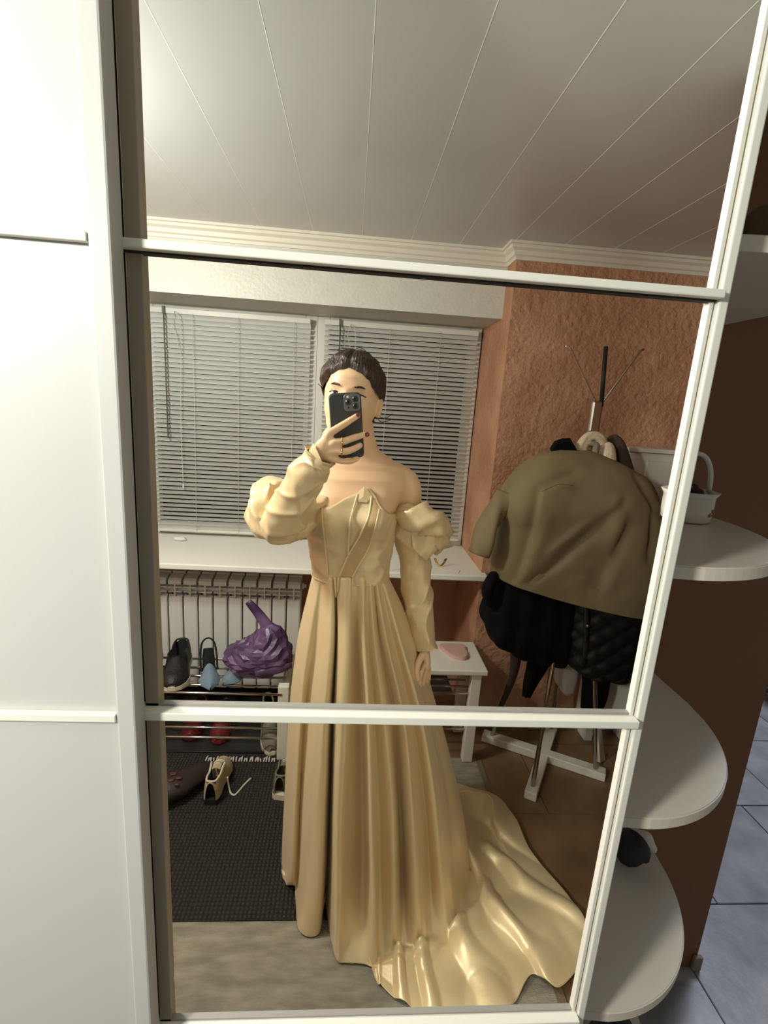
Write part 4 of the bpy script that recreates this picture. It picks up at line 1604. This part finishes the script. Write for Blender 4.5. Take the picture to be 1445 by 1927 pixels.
# pleats of the waist seam in front
for ln_ in ([(630, 1086), (631, 1105), (632, 1125)], [(637, 1086), (636, 1100), (635, 1115)], [(656, 1086), (658, 1105), (658, 1122)], [(664, 1086), (663, 1100), (662, 1114)]):
    b = B()
    b.tube([at(px, py, 1.300 - 0.0003 * (py - 1086)) for px, py in ln_], [0.003, 0.003, 0.001], 8, sub=5)
    b.build('pleat_edge', 'satin', so_)
b = B()
b.tube([torso(1.075, -pi + 2 * pi * k / 60) + V((sin(-pi + 2 * pi * k / 60), -cos(-pi + 2 * pi * k / 60), 0)) * 0.0075 for k in range(61)], 0.0022, 8)
b.build('waist_seam', 'satin_pipe', so_)

# ------------------------------------------------------------------ phone
phn = thing('smartphone', 'smartphone in a dark grey rubber case held up before the face', 'phone', (0.0, 1.16, 1.5))
p_tl, p_tr, p_br, p_bl = at(621.5, 742, 1.164), at(682.5, 740, 1.164), at(681, 858, 1.156), at(623, 862, 1.156)
oc = (p_tl + p_tr + p_br + p_bl) / 4
xx = ((p_tr - p_tl) + (p_br - p_bl)).normalized()
zz_ = ((p_tl - p_bl) + (p_tr - p_br)).normalized()
yy = zz_.cross(xx).normalized()
zz_ = xx.cross(yy)
PM = Matrix(((xx.x, yy.x, zz_.x, oc.x), (xx.y, yy.y, zz_.y, oc.y), (xx.z, yy.z, zz_.z, oc.z), (0, 0, 0, 1)))
PW, PHH = 0.0372, 0.0745


def rrect(w, h, r, n=6):
    out = []
    for cx, cz, a0 in ((w - r, h - r, 0), (-w + r, h - r, pi / 2), (-w + r, -h + r, pi), (w - r, -h + r, 3 * pi / 2)):
        for k in range(n + 1):
            a = a0 + pi / 2 * k / n
            out.append((cx + r * cos(a), cz + r * sin(a)))
    return out


def plate(b_, w, h, r, y0, y1, cx=0, cz=0, bev=0.0015):
    lay = [(1 - bev / w, y0), (1, y0 + bev), (1, y1 - bev), (1 - bev / w, y1)]
    rows_ = [[PM @ V((cx + x * k, y, cz + z * k)) for x, z in rrect(w, h, r)] for k, y in lay]
    b_.grid(rows_, True, None, True, True)
    return b_


# the back of the phone faces the mirror (-Y)
b = plate(B(), PW, PHH, 0.0105, 0.0, 0.0105, bev=0.002)
case = b.build('case', 'phone_case', phn, smooth=False)
plate(B(), PW - 0.003, PHH - 0.003, 0.009, 0.0106, 0.0112, bev=0.0002).build('screen', 'lens_black', phn)
cxm, czm = 0.0155, 0.0515
bump = plate(B(), 0.0185, 0.0190, 0.0075, -0.0028, 0.001, cxm, czm, 0.0008).build('camera_bump', 'phone_metal', phn)
for lx, lz in ((-0.0082, 0.0015), (0.0078, 0.0082), (0.0078, -0.0082)):
    b = B()
    rows_ = []
    for r_, y_ in ((0.0068, -0.002), (0.0068, -0.0048), (0.0058, -0.0052)):
        rows_.append([PM @ V((cxm + lx + r_ * cos(2 * pi * k / 20), y_, czm + lz + r_ * sin(2 * pi * k / 20))) for k in range(20)])
    b.grid(rows_, True, None, False, True)
    lr = b.build('camera_lens', 'lens_ring', bump)
    b = B()
    rows_ = [[PM @ V((cxm + lx + r_ * cos(2 * pi * k / 20), y_, czm + lz + r_ * sin(2 * pi * k / 20))) for k in range(20)] for r_, y_ in ((0.0056, -0.0050), (0.0056, -0.0054), (0.003, -0.0058))]
    b.grid(rows_, True, None, False, True)
    b.build('lens_glass', 'lens_black', bump)
for lx, lz, r0, m_ in ((-0.0085, 0.0128, 0.0028, 'flash'), (-0.0085, -0.0112, 0.0024, 'lens_black')):
    b = B()
    rows_ = [[PM @ V((cxm + lx + r_ * cos(2 * pi * k / 14), y_, czm + lz + r_ * sin(2 * pi * k / 14))) for k in range(14)] for r_, y_ in ((r0, -0.0025), (r0, -0.0032), (r0 * 0.6, -0.0034))]
    b.grid(rows_, True, None, False, True)
    b.build('flash' if m_ == 'flash' else 'depth_sensor', m_, bump)

# ------------------------------------------------------------------ wardrobe: mirror door and white door
def X_(px, py, Y):
    return at(px, py, Y).x


xs0, xg0, xg1, xs1 = -0.262, -0.2265, 0.4003, 0.4160
md = thing('mirror_door', 'sliding mirror door with white frame and three white crossbars', 'mirror', (0.09, D, 0))
xa, xb2 = at(229, 600, D).x, at(245, 600, D).x
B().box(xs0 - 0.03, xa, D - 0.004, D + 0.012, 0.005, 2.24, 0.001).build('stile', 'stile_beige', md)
B().box(xa, xb2, D + 0.006, D + 0.012, 0.005, 2.24).build('groove_shade_strip', 'brown_cloth', md)  # dark strip standing in for the shade inside the stile's groove
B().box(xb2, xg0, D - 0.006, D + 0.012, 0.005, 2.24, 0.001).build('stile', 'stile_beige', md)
b = B()
b.box(xg1 + 0.004, xs1, D - 0.012, D + 0.012, 0.005, 2.24, 0.002)
b.build('stile', 'white_frame', md)
bx = B()
bx.box(xg1 - 0.004, xg1 + 0.0015, D - 0.007, D + 0.004, 0.01, 2.235, 0.001)
bx.build('glazing_bead', 'white_frame', md)
bars = []
for py_t, py_b, px in ((505, 522, 800), (1333, 1347.2, 800), (1903, 1920, 700)):
    zt, zb = at(px, py_t, D).z, at(px, py_b, D).z
    bars.append((zb, zt))
    B().box(xa + 0.002, xg1 + 0.0035, D - 0.021, D + 0.004, zb, zt, 0.0015).build('crossbar', 'white_frame', md)
mat('bead_grey', (150, 146, 140), 0.4)
for zb, zt in bars[1:]:
    B().box(xb2, xg1 + 0.002, D - 0.006, D + 0.002, zt, zt + 0.0035, 0.0).build('glazing_bead', 'bead_grey', md)
B().box(xb2, xg1 + 0.002, D - 0.010, D + 0.002, bars[0][0] - 0.002, bars[0][0], 0.0).build('glazing_bead', 'black_gap', md)
edges = [0.02] + [v for zb, zt in reversed(bars) for v in (zb, zt)] + [2.23]
for i in range(4):
    z0, z1 = edges[2 * i], edges[2 * i + 1]
    b = B().face([(xg0 - 0.002, D + 0.003, z0 - 0.003), (xg1 + 0.001, D + 0.003, z0 - 0.003), (xg1 + 0.001, D + 0.003, z1 + 0.003), (xg0 - 0.002, D + 0.003, z1 + 0.003)])
    bb = B()
    bb.face([(xg0 - 0.002, D + 0.003, z0 - 0.003), (xg1 + 0.001, D + 0.003, z0 - 0.003), (xg1 + 0.001, D + 0.003, z1 + 0.003), (xg0 - 0.002, D + 0.003, z1 + 0.003)])
    bb.build('mirror_pane', 'mirror_clear', md)

YD = 0.535
xd = at(236, 981, YD).x
wd = thing('sliding_door', 'white sliding wardrobe door at the left, overlapping the mirror door', 'door', (-0.7, YD, 0))
B().box(xd - 0.022, xd, YD, YD + 0.028, 0.005, 2.24, 0.0025).build('stile', 'door_white', wd)
B().box(-1.35, xd - 0.022, YD + 0.008, YD + 0.020, 0.005, 2.24, 0.001).build('panel', 'door_white', wd)
for (t0, b0), px in (((429, 448.5), 95), ((1343.5, 1358.5), 120)):
    zt, zb = at(px, t0, YD).z, at(px, b0, YD).z
    B().box(-1.35, xd - 0.0225, YD - 0.001, YD + 0.008, zb, zt, 0.0015).build('crossbar', 'white_frame', wd)

# end panel of the wardrobe and its open corner shelves
su = thing('corner_shelf_unit', 'open end shelves with rounded white boards at the right of the mirror', 'shelf unit', (0.6, 0.82, 0))
b = B()
b.prism([(0.414, 0.595), (0.4235, 0.595), (0.757, 1.065), (0.7455, 1.065)], 0.005, 2.24)
b.build('side_panel', 'white_laminate', su)
RC = 0.16


def shelf_outline(xr, yf_, yb):
    pts = [(0.44, yf_), (0.445 + 0.02, yf_ - 0.002)]
    cx_, cy_ = xr - 0.235, yf_ + 0.27
    for k in range(0, 25):
        a = -pi / 2 + (pi / 2) * k / 24
        pts.append((cx_ + 0.235 * cos(a), cy_ + 0.27 * sin(a)))
    pts += [(xr, yb), (0.789, yb), (0.7755, 1.025), (0.46, 0.622)]
    return [p for p in pts]


for z in (1.80, 1.39, 0.985, 0.59, 0.19):
    b = B()
    xr, yb = 0.757, 1.05
    pts = [(0.4365, 0.611)]
    cx_, cy_ = xr - 0.27, 0.606 + 0.30
    for k in range(0, 29):
        a = -pi / 2 + (pi / 2) * k / 28
        pts.append((cx_ + 0.27 * cos(a), cy_ + 0.30 * sin(a)))
    pts += [(xr, 1.07)]
    b.prism(pts, z - 0.019, z, 0.002)
    b.build('shelf', 'shelf_white', su)
# brown wall end behind the shelves
b = B().box(0.7585, 1.096, 1.075, 1.10, 0.07, ZC + 0.01)
b.box(0.80, 1.096, 1.0755, 1.0995, 0.0, 0.0705)
struct(b, 'wall_shelf_back', 'brown_panel')
b = B().box(1.08, 1.106, 1.062, 1.075, 0.001, 0.05, 0.003)
struct(b, 'baseboard_passage', 'taupe_cloth')

# things on the shelves
pt = thing('handled_pot', 'white ceramic basket pot with a high handle on the second shelf', 'pot', (0.66, 0.90, 1.39))
pc = V((0.668, 0.915, 1.391))
B().lathe(pc, [(0.038, 0), (0.043, 0.003), (0.045, 0.022), (0.045, 0.050), (0.051, 0.059), (0.048, 0.060), (0.042, 0.044), (0.04, 0.012)], 32).build('pot_body', 'ceramic', pt)
b = B()
b.tube([pc + V((0.001 + 0.043 * cos(a), 0.008 * cos(a), 0.057 + 0.074 * max(0, sin(a)) ** 0.8)) for a in [pi * k / 18 for k in range(19)]], 0.0046, 8)
b.build('handle', 'ceramic', pt)
b = B()
for dx, dz in ((0.024, 0.026), (0.030, 0.020), (0.018, 0.019)):
    p = pc + V((dx, -sqrt(0.0455 ** 2 - dx ** 2), dz))
    b.blob(p, (0.004, 0.002, 0.004), 8, 6)
b.build('painted_flowers', 'flower_brown', pt)
b = B()
for k in range(14):
    a, r_ = random.uniform(0, 6.28), random.uniform(0.0, 0.026)
    b.blob(pc + V((r_ * cos(a), r_ * sin(a), 0.052 + random.uniform(0, 0.018))), (0.009, 0.008, 0.007), 8, 6)
b.build('dried_petals', 'dried_brown', pt, kind='stuff')

b = B()
b.blob(V((0.665, 0.83, 1.8 + 0.062)), (0.075, 0.06, 0.062), 28, 18, lambda d: 0.16 * nz((d.x, d.y, d.z), 3) + 0.03 * sin(d.z * 22))
o = b.build('dim_bundle', 'dim_wicker')
tag(o, 'dim brown bundle on the highest corner shelf', 'bundle')
b = B()
b.tube([V((0.668, 0.875, 0.632)), V((0.680, 0.88, 0.640)), V((0.695, 0.885, 0.626))], [0.034, 0.040, 0.026], 18, sub=5, rnd=3, flat=0.7, disp=lambda t, a, q: 0.006 * nz(q, 30))
o = b.build('black_purse', 'shoe_black')
o.location.z = 0.005
tag(o, 'black purse on the third corner shelf below the pot', 'purse')
wb = B()
wb.tube([fl(1202, 1575, 0.613), fl(1214, 1582, 0.615), fl(1226, 1597, 0.607)], [0.017, 0.020, 0.012], 16, sub=5, rnd=3, flat=0.8, disp=lambda t, a, q: 0.004 * nz(q, 40))
o = wb.build('cloth_bundle', 'shelf_white')
o.location.z = 0.004
tag(o, 'small off-white cloth bundle behind the black purse', 'cloth')
b = B()
b.tube([V((0.595, 0.69, 0.252)), V((0.61, 0.73, 0.25)), V((0.65, 0.78, 0.245))], [0.05, 0.055, 0.045], 18, sub=5, rnd=3, disp=lambda t, a, q: 0.006 * nz(q, 30))
o = b.build('black_bag', 'shoe_black')
tag(o, 'black bag on the lowest corner shelf', 'bag')

# ------------------------------------------------------------------ passage behind
b = B().box(2.0, 4.3, 2.56, 2.66, 0.0, 2.26)
struct(b, 'wall_passage', 'corridor_grey')
b = B().box(2.3, 4.2, 2.545, 2.56, 0.001, 0.03)
struct(b, 'baseboard_far', 'corridor_grey')
tb_ = thing('low_table', 'pale low table at the far right edge of the passage', 'table', (2.75, 2.3, 0))
B().box(2.42, 3.1, 2.2, 2.5, 0.27, 0.30, 0.004).build('tabletop', 'corridor_white', tb_)
for x in (2.62, 3.04):
    for y in (2.23, 2.44):
        B().box(x, x + 0.04, y, y + 0.04, 0.0, 0.27).build('leg', 'corridor_white', tb_)
